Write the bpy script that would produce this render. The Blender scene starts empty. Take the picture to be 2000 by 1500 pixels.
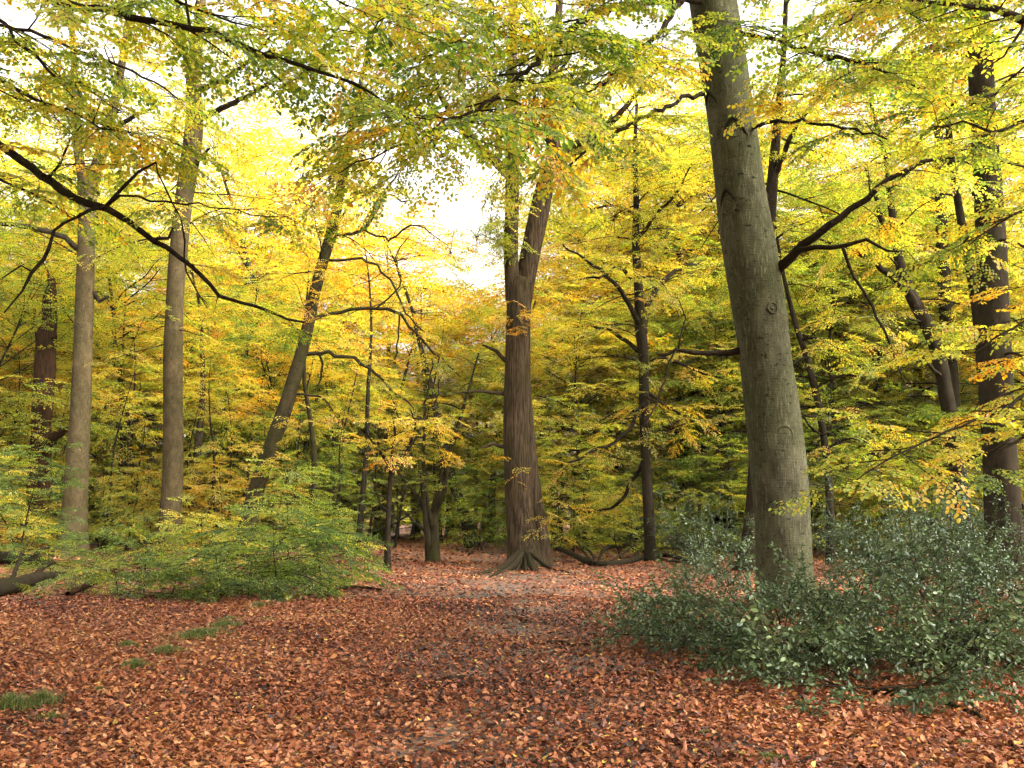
import bpy, math
import numpy as np
from math import radians as RAD

scene = bpy.context.scene
COL = scene.collection
F_PX, CAM_H, PITCH = 1944.4, 1.6, math.atan(250 / 1944.4)
CP, SP = math.cos(PITCH), math.sin(PITCH)
UP = np.array([0., 0., 1.])

# ------------------------------------------------------------------ survey helpers
def gz(x, y):
    """height of the forest floor"""
    x = np.asarray(x, float); y = np.asarray(y, float)
    r = np.hypot(x, y)
    a = np.clip((r - 14) / 40, 0, 1)
    z = 0.035 * np.sin(x * .9 + 1.3) * np.cos(y * .7 + .4) + 0.02 * np.sin(x * 2.3 + y * 1.7)
    z = z + a * (0.16 * np.sin(x * .13 + 2.) * np.cos(y * .11 + .3))
    return z

def W(px, py, Y):
    """point seen at pixel (px,py) of the 2000x1500 photograph, Y metres into the wood"""
    a, b = (px - 1000) / F_PX, (750 - py) / F_PX
    t = Y / (CP - b * SP)
    return np.array([a * t, Y, CAM_H + t * (SP + b * CP)])

def G(px, py):
    """ground point under a pixel below the horizon"""
    a, b = (px - 1000) / F_PX, (750 - py) / F_PX
    t = -CAM_H / (SP + b * CP)
    x, y = a * t, t * (CP - b * SP)
    return np.array([x, y, float(gz(x, y))])

def RW(w, Y):
    return 0.5 * w / F_PX * Y * 1.01

# ------------------------------------------------------------------ mesh helpers
def build(name, chunks, mats, parent=None, origin=None):
    """one mesh object from (verts, faces, material index, tint per face) pieces"""
    chunks = [c for c in chunks if len(c[0])]
    V = np.concatenate([c[0] for c in chunks]).astype(np.float32)
    if origin is not None:
        V = V - np.asarray(origin, np.float32)
    loops, sizes, mi, tint = [], [], [], []
    off = 0
    for v, f, m, t in chunks:
        f = np.asarray(f)
        loops.append((f + off).ravel()); sizes.append(np.full(len(f), f.shape[1]))
        mi.append(np.full(len(f), m))
        tint.append(np.zeros(len(f)) if t is None else np.asarray(t))
        off += len(v)
    loops = np.concatenate(loops).astype(np.int32); sizes = np.concatenate(sizes)
    me = bpy.data.meshes.new(name)
    me.vertices.add(len(V)); me.vertices.foreach_set('co', V.ravel())
    me.loops.add(len(loops)); me.loops.foreach_set('vertex_index', loops)
    me.polygons.add(len(sizes))
    st = np.zeros(len(sizes), np.int32); st[1:] = np.cumsum(sizes)[:-1]
    me.polygons.foreach_set('loop_start', st)
    for m in mats: me.materials.append(m)
    me.polygons.foreach_set('material_index', np.concatenate(mi).astype(np.int32))
    at = me.attributes.new('tint', 'FLOAT', 'FACE')
    at.data.foreach_set('value', np.concatenate(tint).astype(np.float32))
    me.update(calc_edges=True)
    o = bpy.data.objects.new(name, me); COL.objects.link(o)
    if parent is not None: o.parent = parent
    return o

def thing(name, label, cat, loc, group=None):
    o = bpy.data.objects.new(name, None); COL.objects.link(o)
    o.location = tuple(float(v) for v in loc)
    o['label'] = label; o['category'] = cat
    if group: o['group'] = group
    return o

def tag(o, label=None, cat=None, group=None, kind=None):
    if label: o['label'] = label
    if cat: o['category'] = cat
    if group: o['group'] = group
    if kind: o['kind'] = kind
    return o

def unit(v):
    v = np.asarray(v, float)
    return v / (np.linalg.norm(v, axis=-1, keepdims=True) + 1e-12)

def smooth(P, step):
    """Catmull-Rom through points (rows may carry extra columns such as a radius)"""
    P = np.asarray(P, float)
    if len(P) < 2: return P
    Q = np.vstack([2 * P[0] - P[1], P, 2 * P[-1] - P[-2]])
    out = []
    for i in range(1, len(Q) - 2):
        L = np.linalg.norm(Q[i + 1, :3] - Q[i, :3])
        n = max(1, int(round(L / step)))
        t = (np.arange(n) / n)[:, None]
        a, b, c, d = Q[i - 1], Q[i], Q[i + 1], Q[i + 2]
        out.append(.5 * (2 * b + (c - a) * t + (2 * a - 5 * b + 4 * c - d) * t ** 2 + (3 * b - a - 3 * c + d) * t ** 3))
    out.append(P[-1:])
    R = np.concatenate(out)
    if R.shape[1] > 3: R[:, 3] = np.maximum(R[:, 3], 0.001)
    return R

def tube(P, R, n=6, mat=0, rad_fn=None, tint=0.):
    P = np.asarray(P, float); R = np.broadcast_to(np.asarray(R, float), (len(P),))
    T = unit(np.gradient(P, axis=0))
    m = np.abs(unit(P[-1] - P[0])); ref = np.zeros(3); ref[int(np.argmin(m))] = 1.
    A = unit(np.cross(T, ref)); B = np.cross(T, A)
    th = np.arange(n) / n * 2 * np.pi
    rr = R[:, None] * np.ones(n)[None]
    if rad_fn is not None: rr = rad_fn(rr, th, P)
    V = P[:, None] + rr[..., None] * (np.cos(th)[None, :, None] * A[:, None] + np.sin(th)[None, :, None] * B[:, None])
    V = V.reshape(-1, 3)
    i = np.arange(len(P) - 1)[:, None] * n; j = np.arange(n)[None]; k = (j + 1) % n
    F = np.stack([i + j, i + k, i + n + k, i + n + j], -1).reshape(-1, 4)
    # close the far end with a point
    V = np.vstack([V, P[-1] + T[-1] * R[-1] * .6])
    base = (len(P) - 1) * n; tip = len(V) - 1
    C = np.stack([base + j[0], base + k[0], np.full(n, tip)], -1)
    return [(V, F, mat, np.full(len(F), tint)), (V[base:], C - base, mat, np.full(n, tint))]

def lumps(seed, amp, flare=0., lobes=5, fh=.5, zb=0.):
    r = np.random.default_rng(seed); ph = r.uniform(0, 6.28, 12)
    def fn(rr, th, P):
        z = P[:, 2:3] - zb; t = th[None]
        d = (np.sin(t * 2 + ph[0] + z * .31) * .5 + np.sin(t * 3 + ph[1] - z * .47) * .35 + np.sin(t * 5 + ph[2] + z * 1.1) * .18
             + np.sin(z * 1.7 + ph[3] + np.sin(t + ph[4])) * .4 + np.sin(z * 4.1 + t * 2 + ph[5]) * .2)
        f = flare * np.exp(-np.maximum(z, 0) / fh) * (0.65 + .7 * np.maximum(0, np.cos(t * lobes + ph[6])) ** 1.3 + .25 * np.cos(t * 2 + ph[7]))
        return rr * (1 + amp * d + f)
    return fn

# ------------------------------------------------------------------ materials
def new_mat(name):
    m = bpy.data.materials.new(name); m.use_nodes = True
    nt = m.node_tree; nt.nodes.clear()
    return m, nt, nt.nodes, nt.links

def ramp(N, stops):
    r = N.new('ShaderNodeValToRGB'); e = r.color_ramp.elements
    while len(e) < len(stops): e.new(.5)
    for q, (p, c) in zip(e, stops): q.position = p; q.color = (*c, 1)
    return r

def math_(N, L, op, a, b=None):
    n = N.new('ShaderNodeMath'); n.operation = op
    for i, v in enumerate((a, b)):
        if v is None: continue
        if isinstance(v, (int, float)): n.inputs[i].default_value = v
        else: L.new(v, n.inputs[i])
    return n.outputs[0]

BEECH = [(0., (.06, .11, .025)), (.2, (.16, .235, .04)), (.4, (.39, .43, .065)), (.55, (.60, .495, .09)), (.70, (.70, .45, .085)), (.82, (.68, .34, .06)), (.92, (.50, .17, .03)), (1., (.22, .08, .02))]
LITTER = [(0., (.018, .011, .009)), (.2, (.075, .024, .014)), (.4, (.20, .052, .019)), (.58, (.295, .098, .038)), (.74, (.385, .165, .075)), (.86, (.45, .235, .11)), (.93, (.42, .16, .025)), (1., (.48, .40, .09))]
HOLLY = [(0., (.020, .035, .011)), (.5, (.058, .090, .032)), (.85, (.115, .155, .058)), (1., (.15, .20, .06))]
GRASS = [(0., (.055, .07, .02)), (.5, (.115, .145, .04)), (.85, (.22, .20, .07)), (1., (.25, .19, .08))]

def leaf_mat(name, stops, trans=.5, gloss=.05, rough=.42, spread=0.):
    m, nt, N, L = new_mat(name)
    a = N.new('ShaderNodeAttribute'); a.attribute_name = 'tint'
    v = a.outputs['Fac']
    if spread:
        oi = N.new('ShaderNodeObjectInfo')
        v = math_(N, L, 'ADD', v, math_(N, L, 'MULTIPLY', math_(N, L, 'SUBTRACT', oi.outputs['Random'], .5), spread))
    r = ramp(N, stops); L.new(v, r.inputs[0])
    d = N.new('ShaderNodeBsdfDiffuse'); L.new(r.outputs[0], d.inputs[0])
    sh = d.outputs[0]
    if trans:
        t = N.new('ShaderNodeBsdfTranslucent')
        g = N.new('ShaderNodeHueSaturation'); g.inputs['Saturation'].default_value = 1.12; g.inputs['Value'].default_value = 1.35
        L.new(r.outputs[0], g.inputs['Color']); L.new(g.outputs[0], t.inputs[0])
        mx = N.new('ShaderNodeMixShader'); mx.inputs[0].default_value = trans
        L.new(sh, mx.inputs[1]); L.new(t.outputs[0], mx.inputs[2]); sh = mx.outputs[0]
    if gloss:
        s = N.new('ShaderNodeBsdfGlossy'); s.inputs['Roughness'].default_value = rough; s.inputs[0].default_value = (.9, .93, .95, 1)
        lw = N.new('ShaderNodeLayerWeight'); lw.inputs[0].default_value = .25
        mx = N.new('ShaderNodeMixShader')
        L.new(math_(N, L, 'ADD', math_(N, L, 'MULTIPLY', lw.outputs['Fresnel'], gloss * 3), gloss), mx.inputs[0])
        L.new(sh, mx.inputs[1]); L.new(s.outputs[0], mx.inputs[2]); sh = mx.outputs[0]
    o = N.new('ShaderNodeOutputMaterial'); L.new(sh, o.inputs[0])
    return m

def bark_mat(name, pale, dark, moss, kind='beech', bump=.4, mossy=.35, scale=1.):
    m, nt, N, L = new_mat(name)
    tc = N.new('ShaderNodeTexCoord')
    def noise(sc, stretch, detail=4, rough=.55):
        mp = N.new('ShaderNodeMapping'); mp.inputs['Scale'].default_value = stretch
        L.new(tc.outputs['Object'], mp.inputs[0])
        n = N.new('ShaderNodeTexNoise'); n.inputs['Scale'].default_value = sc * scale
        n.inputs['Detail'].default_value = detail; n.inputs['Roughness'].default_value = rough
        L.new(mp.outputs[0], n.inputs['Vector']); return n.outputs['Fac']
    def mix(f, a, b):
        x = N.new('ShaderNodeMix'); x.data_type = 'RGBA'
        L.new(f, x.inputs[0])
        for s, i in ((a, 6), (b, 7)):
            if isinstance(s, tuple): x.inputs[i].default_value = (*s, 1)
            else: L.new(s, x.inputs[i])
        return x.outputs[2]
    def rng_(v, a, b):
        n = N.new('ShaderNodeMapRange'); n.inputs[1].default_value = a; n.inputs[2].default_value = b
        L.new(v, n.inputs[0]); return n.outputs[0]
    big = noise(1.1, (1, 1, .55)); mid = noise(5, (1, 1, .5), 6)
    if kind == 'beech':
        fine = noise(34, (1, 1, .16), 5, .7)
        spots = noise(11, (1, 1, 1.5), 3)
        c = mix(rng_(mid, .35, .68), dark, pale)
        c = mix(rng_(big, .62 - mossy * .5, .78 - mossy * .3), c, moss)
        c = mix(rng_(fine, .52, .70), c, tuple(v * 1.28 for v in pale))
        c = mix(math_(N, L, 'MULTIPLY', rng_(spots, .60, .68), .85), c, tuple(v * .35 for v in dark))
        wr = noise(7, (.7, .7, 6), 3)
        h = math_(N, L, 'ADD', math_(N, L, 'MULTIPLY', fine, .5), math_(N, L, 'MULTIPLY', wr, .35))
    else:
        ridge = noise(24, (1, 1, .07), 5, .65)
        c = mix(rng_(ridge, .42, .60), dark, pale)
        c = mix(math_(N, L, 'MULTIPLY', rng_(big, .60 - mossy * .5, .80 - mossy * .4), .7), c, moss)
        c = mix(rng_(mid, .58, .75), c, tuple(v * .6 for v in dark))
        h = ridge
    st = N.new('ShaderNodeAttribute'); st.attribute_name = 'tint'
    c = mix(st.outputs['Fac'], c, tuple(v * .3 for v in dark))
    b = N.new('ShaderNodeBump'); b.inputs['Strength'].default_value = bump; b.inputs['Distance'].default_value = .03
    L.new(h, b.inputs['Height'])
    p = N.new('ShaderNodeBsdfPrincipled'); p.inputs['Roughness'].default_value = .85
    p.inputs['Specular IOR Level'].default_value = .03
    L.new(c, p.inputs['Base Color']); L.new(b.outputs[0], p.inputs['Normal'])
    o = N.new('ShaderNodeOutputMaterial'); L.new(p.outputs[0], o.inputs[0])
    return m

M_LEAF = leaf_mat('beech_leaf', BEECH, .66, .025)
M_FARLEAF = leaf_mat('far_leaf', BEECH, .64, 0., spread=.26)
M_LITTER = leaf_mat('dead_leaf', LITTER, .12, .026, .5)
M_HOLLY = leaf_mat('holly_leaf', HOLLY, .15, .028, .42)
M_GRASS = leaf_mat('grass_blade', GRASS, .35, .02)
M_BEECH = bark_mat('beech_bark', (.094, .086, .052), (.036, .032, .019), (.040, .042, .018), 'beech', .9, .50)
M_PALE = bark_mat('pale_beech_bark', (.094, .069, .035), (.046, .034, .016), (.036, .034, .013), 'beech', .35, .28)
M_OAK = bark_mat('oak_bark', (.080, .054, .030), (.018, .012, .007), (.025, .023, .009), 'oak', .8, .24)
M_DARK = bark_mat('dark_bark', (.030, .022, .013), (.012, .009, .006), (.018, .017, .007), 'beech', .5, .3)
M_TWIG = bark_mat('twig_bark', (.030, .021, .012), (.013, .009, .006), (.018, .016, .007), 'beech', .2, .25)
M_RUST = bark_mat('rotten_wood', (.060, .027, .012), (.016, .010, .006), (.014, .011, .006), 'oak', .9, .1)
M_MOSS = bark_mat('mossy_bark', (.050, .038, .018), (.016, .012, .007), (.030, .031, .009), 'beech', .9, .4)

M_MOSS2 = bark_mat('mossy_root_bark', (.036, .027, .015), (.015, .011, .007), (.022, .019, .009), 'oak', .6, .6)

def ground_mat():
    m, nt, N, L = new_mat('forest_floor')
    tc = N.new('ShaderNodeTexCoord')
    v = N.new('ShaderNodeTexVoronoi'); v.inputs['Scale'].default_value = 15; L.new(tc.outputs['Object'], v.inputs['Vector'])
    sep = N.new('ShaderNodeSeparateColor'); L.new(v.outputs['Color'], sep.inputs[0])
    r = ramp(N, [(0, (.02, .014, .01)), (.3, (.07, .03, .016)), (.6, (.17, .06, .025)), (.85, (.25, .10, .04)), (1, (.30, .17, .09))]); L.new(sep.outputs[0], r.inputs[0])
    n = N.new('ShaderNodeTexNoise'); n.inputs['Scale'].default_value = 60; n.inputs['Detail'].default_value = 5; L.new(tc.outputs['Object'], n.inputs['Vector'])
    s = ramp(N, [(.3, (.022, .018, .013)), (.55, (.065, .052, .038)), (.72, (.13, .105, .078))]); L.new(n.outputs['Fac'], s.inputs[0])
    # soil shows along the trodden way, litter elsewhere
    sx = N.new('ShaderNodeSeparateXYZ'); L.new(tc.outputs['Object'], sx.inputs[0])
    d = math_(N, L, 'ABSOLUTE', math_(N, L, 'SUBTRACT', sx.outputs[0], .1))
    big = N.new('ShaderNodeTexNoise'); big.inputs['Scale'].default_value = .9; big.inputs['Detail'].default_value = 4; L.new(tc.outputs['Object'], big.inputs['Vector'])
    k = math_(N, L, 'ADD', math_(N, L, 'MULTIPLY', d, .12), math_(N, L, 'SUBTRACT', big.outputs['Fac'], .45))
    mr = N.new('ShaderNodeMapRange'); mr.inputs[1].default_value = .02; mr.inputs[2].default_value = .3; L.new(k, mr.inputs[0])
    x = N.new('ShaderNodeMix'); x.data_type = 'RGBA'; L.new(mr.outputs[0], x.inputs[0]); L.new(s.outputs[0], x.inputs[6]); L.new(r.outputs[0], x.inputs[7])
    b = N.new('ShaderNodeBump'); b.inputs['Strength'].default_value = .6; b.inputs['Distance'].default_value = .02; L.new(n.outputs['Fac'], b.inputs['Height'])
    p = N.new('ShaderNodeBsdfPrincipled'); p.inputs['Roughness'].default_value = .9
    L.new(x.outputs[2], p.inputs['Base Color']); L.new(b.outputs[0], p.inputs['Normal'])
    o = N.new('ShaderNodeOutputMaterial'); L.new(p.outputs[0], o.inputs[0])
    return m

# ------------------------------------------------------------------ leaves and sprays
def leaves_six(P, X, Nn, size, width=.62, fold=.16, curl=.12):
    """pointed oval leaves of two quads folded on the midrib"""
    X = unit(X); Yv = unit(np.cross(Nn, X)); Z = np.cross(X, Yv)
    u = np.array([0, .33, .74, 1., .74, .33]); v = np.array([0, -.5, -.40, 0, .40, .5]) * width
    fo = np.broadcast_to(np.asarray(fold, float), (len(P),))[:, None]
    cu = np.broadcast_to(np.asarray(curl, float), (len(P),))[:, None]
    w = np.abs(v)[None] * fo * 2 - cu * (u ** 2)[None]
    s = np.broadcast_to(np.asarray(size, float), (len(P),))[:, None, None]
    V = P[:, None] + s * (X[:, None] * u[None, :, None] + Yv[:, None] * v[None, :, None] + Z[:, None] * w[..., None])
    b = np.arange(len(P))[:, None] * 6
    F = np.concatenate([b + np.array([[0, 1, 2, 3]]), b + np.array([[0, 3, 4, 5]])], 1).reshape(-1, 4)
    return V.reshape(-1, 3), F          # two faces per leaf, in sequence

def leaves_four(P, X, Nn, size, width=.62):
    X = unit(X); Yv = unit(np.cross(Nn, X))
    u = np.array([0, .45, 1., .45]); v = np.array([0, -.5, 0, .5]) * width
    s = np.broadcast_to(np.asarray(size, float), (len(P),))[:, None, None]
    V = P[:, None] + s * (X[:, None] * u[None, :, None] + Yv[:, None] * v[None, :, None])
    F = np.arange(len(P) * 4).reshape(-1, 4)
    return V.reshape(-1, 3), F

def spray(seed, nside=8, leaf=.072, gap=.05, six=True, droop=.12, tilt=.42, twigs=True, side_len=.5, spread3d=0., width=.62, wild=0.):
    """a flat beech spray one metre long along +X: side twigs and alternate leaves"""
    r = np.random.default_rng(seed)
    def axis(p0, ang, Ln, n, dz):
        t = np.linspace(0, 1, n)[:, None]
        d = np.array([math.cos(ang), math.sin(ang), 0])
        q = np.array([-d[1], d[0], 0])
        wob = np.cumsum(r.normal(0, .035, (n, 1)), 0) * Ln
        z = dz * t + (-droop * Ln * t ** 2)
        return p0 + d * t * Ln + q * wob * t + np.array([0, 0, 1.]) * (z * 1 + spread3d * Ln * t * r.normal())
    main = axis(np.zeros(3), 0, 1., 8, 0)
    axes = [(main, .007)]
    for k in range(nside):
        u = .10 + .84 * (k + r.uniform(.2, .8)) / nside
        i = u * 7; a = int(i); p = main[a] * (1 - i + a) + main[min(a + 1, 7)] * (i - a)
        ang = (1 if k % 2 else -1) * RAD(r.uniform(38, 60))
        Ln = side_len * (1.08 - u) * r.uniform(.7, 1.15) + .08
        axes.append((axis(p, ang, Ln, 5, r.normal(0, .05)), .004))
    LP, LX, LN = [], [], []
    for A, _ in axes:
        Ln = np.linalg.norm(np.diff(A, axis=0), axis=1).sum()
        n = max(3, int(Ln / gap)); side = 1
        for k in range(n + 1):
            u = (.12 + .88 * k / n) if A is not main else (.2 + .8 * k / n)
            i = min(u, .9999) * (len(A) - 1); a = int(i)
            p = A[a] * (1 - i + a) + A[a + 1] * (i - a); d = unit(A[a + 1] - A[a])
            side = -side
            ang = 0 if k == n else side * RAD(r.uniform(35, 70))
            c, s = math.cos(ang), math.sin(ang)
            x = np.array([d[0] * c - d[1] * s, d[0] * s + d[1] * c, d[2] - r.uniform(-.1, .35) + r.normal(0, wild)])
            LP.append(p); LX.append(x); LN.append(np.array([r.normal(0, tilt), r.normal(0, tilt), 1.]) + r.normal(0, wild, 3))
    LP, LX, LN = map(np.array, (LP, LX, LN))
    size = leaf * r.uniform(.7, 1.2, len(LP))
    if six: V, F = leaves_six(LP, LX, LN, size, width, r.normal(.14, .06, len(LP)), r.normal(.10, .10, len(LP)))
    else: V, F = leaves_four(LP, LX, LN, size, width)
    t = r.normal(0, .09, len(LP)); t[r.random(len(LP)) < .03] += .3
    if six: t = np.repeat(t, 2)
    tw = []
    if twigs:
        for A, rad in axes: tw += tube(A, np.linspace(rad, rad * .4, len(A)), 3)[:1]
    TV = np.concatenate([c[0] for c in tw]) if tw else np.zeros((0, 3))
    TF, o = [], 0
    for c in tw: TF.append(c[1] + o); o += len(c[0])
    TF = np.concatenate(TF) if TF else np.zeros((0, 4), int)
    return V, F, t, TV, TF

SETS = {
    'near': [spray(10 + i, 9, .076, .050, True, .10 + .05 * (i % 3), .40, width=.72) for i in range(7)],
    'mid': [spray(30 + i, 8, .078, .052, False, .10 + .05 * (i % 3), .36) for i in range(7)],
    'far': [spray(50 + i, 7, .098, .085, False, .12, .42, twigs=False) for i in range(6)],
    'low': [spray(60 + i, 8, .075, .055, True, .14, .34) for i in range(6)],
    'holly': [spray(70 + i, 6, .080, .050, True, -.05, .7, side_len=.42, spread3d=.5, width=.52, wild=.42) for i in range(6)],
}

def place(sp, tset, leaf=0, twig=1):
    """sp rows: position, direction, up, scale, tint -> mesh pieces"""
    T = SETS[tset]
    out = []
    if not sp: return out
    pos = np.array([s[0] for s in sp]); X = unit(np.array([s[1] for s in sp])); U = np.array([s[2] for s in sp])
    sc = np.array([s[3] for s in sp]); ti = np.array([s[4] for s in sp])
    Y = unit(np.cross(U, X)); Z = np.cross(X, Y)
    M = np.stack([X, Y, Z], -1) * sc[:, None, None]
    which = np.arange(len(sp)) * 7919 % len(T)
    for k, (V, F, t, TV, TF) in enumerate(T):
        s = np.where(which == k)[0]
        if not len(s): continue
        def inst(v, f):
            vv = np.einsum('nij,vj->nvi', M[s], v) + pos[s][:, None]
            ff = f[None] + (np.arange(len(s)) * len(v))[:, None, None]
            return vv.reshape(-1, 3), ff.reshape(-1, f.shape[1])
        v, f = inst(V, F)
        tt = np.clip(t[None] + ti[s][:, None] - .012, 0.01, .99).ravel()
        out.append((v, f, leaf, tt))
        if len(TV):
            v, f = inst(TV, TF); out.append((v, f, twig, None))
    return out

def grow(r, P, R, wood, sp, sec_gap=.5, sec_len=1.5, start=.2, sp_gap=.36, sp_scale=.9, tint=.45, sd=.09, droop=.12, rise=.1, hang=0., sides=5, tube_it=True, jitter=.03, bare=0.):
    """clothe a limb: side branches left and right, sprays along them"""
    P = np.asarray(P, float)
    if tube_it: wood += tube(P, R, max(sides, 5))
    seg = np.linalg.norm(np.diff(P, axis=0), axis=1); S = np.concatenate([[0], np.cumsum(seg)]); Ltot = S[-1]
    def at(s):
        i = int(np.clip(np.searchsorted(S, s) - 1, 0, len(P) - 2)); f = (s - S[i]) / (seg[i] + 1e-9)
        return P[i] * (1 - f) + P[i + 1] * f, unit(P[i + 1] - P[i]), R[i] * (1 - f) + R[i + 1] * f
    s = Ltot * start + r.uniform(0, sec_gap); side = 1 if r.random() < .5 else -1
    while s < Ltot:
        p, d, rad = at(s); side = -side
        u = s / Ltot
        h = unit(np.cross(d, UP)) if abs(d[2]) < .93 else unit(np.array([r.normal(), r.normal(), 0]))
        a = RAD(r.uniform(38, 68))
        v = unit(d * math.cos(a) + h * side * math.sin(a) + UP * (r.normal(rise, .16) - hang))
        v[2] *= .75
        Ln = sec_len * (1.05 - .55 * u) * r.uniform(.55, 1.2)
        n = max(3, int(Ln / .28)); q = [p]; w = v.copy()
        for k in range(n):
            w = unit(w + r.normal(0, .13, 3) + np.array([0, 0, -droop * .5 - hang * .25])); q.append(q[-1] + w * Ln / n)
        q = np.array(q); r0 = min(rad * .55, .006 + .008 * Ln)
        wood += tube(q, np.linspace(r0, .003, len(q)), 4)
        if r.random() >= bare:
            tb = tint + r.normal(0, sd)
            m = max(1, int(Ln / sp_gap)); sg = 1
            for k in range(m):
                f = (k + r.uniform(.3, .9)) / m; i = f * (len(q) - 1); b = min(int(i), len(q) - 2)
                pp = q[b] * (1 - i + b) + q[b + 1] * (i - b); dd = unit(q[b + 1] - q[b]); sg = -sg
                hh = unit(np.cross(dd, UP) + 1e-6); aa = RAD(r.uniform(30, 62))
                x = unit(dd * math.cos(aa) + hh * sg * math.sin(aa) + np.array([0, 0, -droop * r.uniform(0, 1.) - hang * .5]))
                up = UP + r.normal(0, .20, 3)
                sp.append((pp, x, up, sp_scale * r.uniform(.55, 1.15), tb + r.normal(0, .05)))
            x = unit(q[-1] - q[-2]); sp.append((q[-1], x, UP + r.normal(0, .2, 3), sp_scale * r.uniform(.6, 1.1), tb + r.normal(0, .05)))
        s += sec_gap * r.uniform(.6, 1.4)

def limb_px(rows, step=.25, seed=0, wob=.025):
    """a limb read off the photograph: rows (px, py, width px, depth)"""
    A = np.array([[*W(a, b, d), RW(w, d)] for a, b, w, d in rows])
    Q = smooth(A, step); r = np.random.default_rng(seed)
    if len(Q) > 3:
        k = r.normal(0, wob, (len(Q), 3)); k[0] = 0; Q[:, :3] += k
    return Q[:, :3], Q[:, 3]

def free_limb(r, p, az, el, Ln, droop, n=None, wob=.10):
    n = n or max(4, int(Ln / .4)); q = [np.asarray(p, float)]
    w = np.array([math.cos(az) * math.cos(el), math.sin(az) * math.cos(el), math.sin(el)])
    for k in range(n):
        w = unit(w + r.normal(0, wob, 3) + np.array([0, 0, -droop / n])); q.append(q[-1] + w * Ln / n)
    return np.array(q)

# ------------------------------------------------------------------ trees
class Tree:
    """collects the wood, the limbs and the sprays of one tree, then links them as parts of one Empty"""
    def __init__(s, seed, bark, tset='mid', leaf=None, tint=.5, sides=20):
        s.r = np.random.default_rng(seed); s.seed = seed; s.bark = bark; s.tset = tset; s.leaf = leaf or M_LEAF
        s.tint = tint; s.trunk = []; s.parts = []; s.wood = []; s.sp = []; s.sides = sides; s.base = None; s.axis = None; s.limb_bark = None
    def stem(s, P, R, amp=.05, flare=.5, lobes=5, fh=.45, sides=None, main=True):
        zb = P[0, 2]
        c = tube(P, R, sides or s.sides, 0, lumps(s.seed + len(s.parts), amp, flare, lobes, fh, zb))
        if main: s.trunk += c; s.base = P[0].copy() if s.base is None else s.base; s.axis = (P, R)
        else: s.parts.append(('stem', c))
        return P, R
    def stem_px(s, rows, Y, step=.3, above=None, k=1., amp=.05, flare=.5, lobes=5, fh=.45, main=True, sides=None, sink=.15):
        A = [[*W(a, b, (Y[i] if isinstance(Y, (list, tuple)) else Y)), RW(w, (Y[i] if isinstance(Y, (list, tuple)) else Y))] for i, (a, b, w) in enumerate(rows)]
        A = np.array(A); A[:, 3] *= k
        if main: g = float(gz(A[0, 0], A[0, 1])); A[0, 2] = g - sink
        if above:
            d = unit(A[-1, :3] - A[-2, :3]); d[2] = max(d[2], .8); d = unit(d)
            for h, k in above: A = np.vstack([A, [*(A[-1, :3] + d * h + s.r.normal(0, .12, 3)), A[-1, 3] * k]])
        Q = smooth(A, step)
        P, R = Q[:, :3], Q[:, 3]
        s.stem(P, R, amp, flare, lobes, fh, sides, main)
        if main: s.base = np.array([P[0, 0], P[0, 1], float(gz(P[0, 0], P[0, 1]))])
        return P, R
    def limb(s, rows, seed=0, part=True, sides=8, leafy=True, step=.25, wob=.025, **kw):
        P, R = limb_px(rows, step, s.seed * 31 + seed, wob)
        c = tube(P, R, sides, 0, lumps(s.seed + seed, .10))
        if part: s.parts.append(('branch', c))
        else: s.wood += c
        if leafy:
            kw.setdefault('tint', s.tint); grow(s.r, P, R, s.wood, s.sp, tube_it=False, **kw)
        return P, R
    def auto(s, n, lo, hi, Ln, el=(10, 40), taper=.5, az=None, rad=.3, droop=.5, P=None, R=None, prof=None, steep=0., **kw):
        """n limbs between heights lo and hi of a stem"""
        if P is None: P, R = s.axis
        kw.setdefault('tint', s.tint)
        for k in range(n):
            u = (k + s.r.random()) / n; h = P[0, 2] + lo + (hi - lo) * u
            i = int(np.clip(np.searchsorted(P[:, 2], h), 1, len(P) - 1))
            a = s.r.uniform(*az) if az else s.seed + k * 2.4 + s.r.normal(0, .3)
            L = Ln * (prof(u) if prof else (1 - taper * u)) * s.r.uniform(.75, 1.15)
            q = free_limb(s.r, P[i], a, RAD(s.r.uniform(*el) + steep * u), L, droop)
            r0 = min(R[i] * .5, rad * .08 * L ** .5 * .6 + .008)
            k2 = dict(kw); k2['tint'] = kw['tint'] + s.r.normal(0, .05)
            grow(s.r, q, np.linspace(r0, .006, len(q)), s.wood, s.sp, **k2)
    def finish(s, name, label, cat='tree', group=None, extra=None):
        e = thing(name, label, cat, s.base, group)
        if s.trunk: build('trunk', s.trunk, [s.bark], e, s.base)
        for nm, c in s.parts: build(nm, c, [s.limb_bark if nm == 'branch' and s.limb_bark else s.bark], e, s.base)
        if s.sp or s.wood:
            ch = place(s.sp, s.tset) + [(v, f, 1, t) for v, f, m, t in s.wood]
            build('crown', ch, [s.leaf, M_TWIG], e, s.base)
        for nm, c, mt in (extra or []): build(nm, c, mt, e, s.base)
        return e

def copy_thing(e, loc, rz, sc, label=None, group=None):
    c = e.copy(); COL.objects.link(c); c.location = loc; c.rotation_euler = (0, 0, rz); c.scale = (sc, sc, sc)
    if label: c['label'] = label
    if group: c['group'] = group
    for ch in list(e.children):
        d = ch.copy(); COL.objects.link(d); d.parent = c
    return c

# ================================================================== THE PLACE
def at(px, Y):
    x = (px - 1000) / F_PX * Y * 1.008
    return np.array([x, Y, float(gz(x, Y))])

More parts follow.
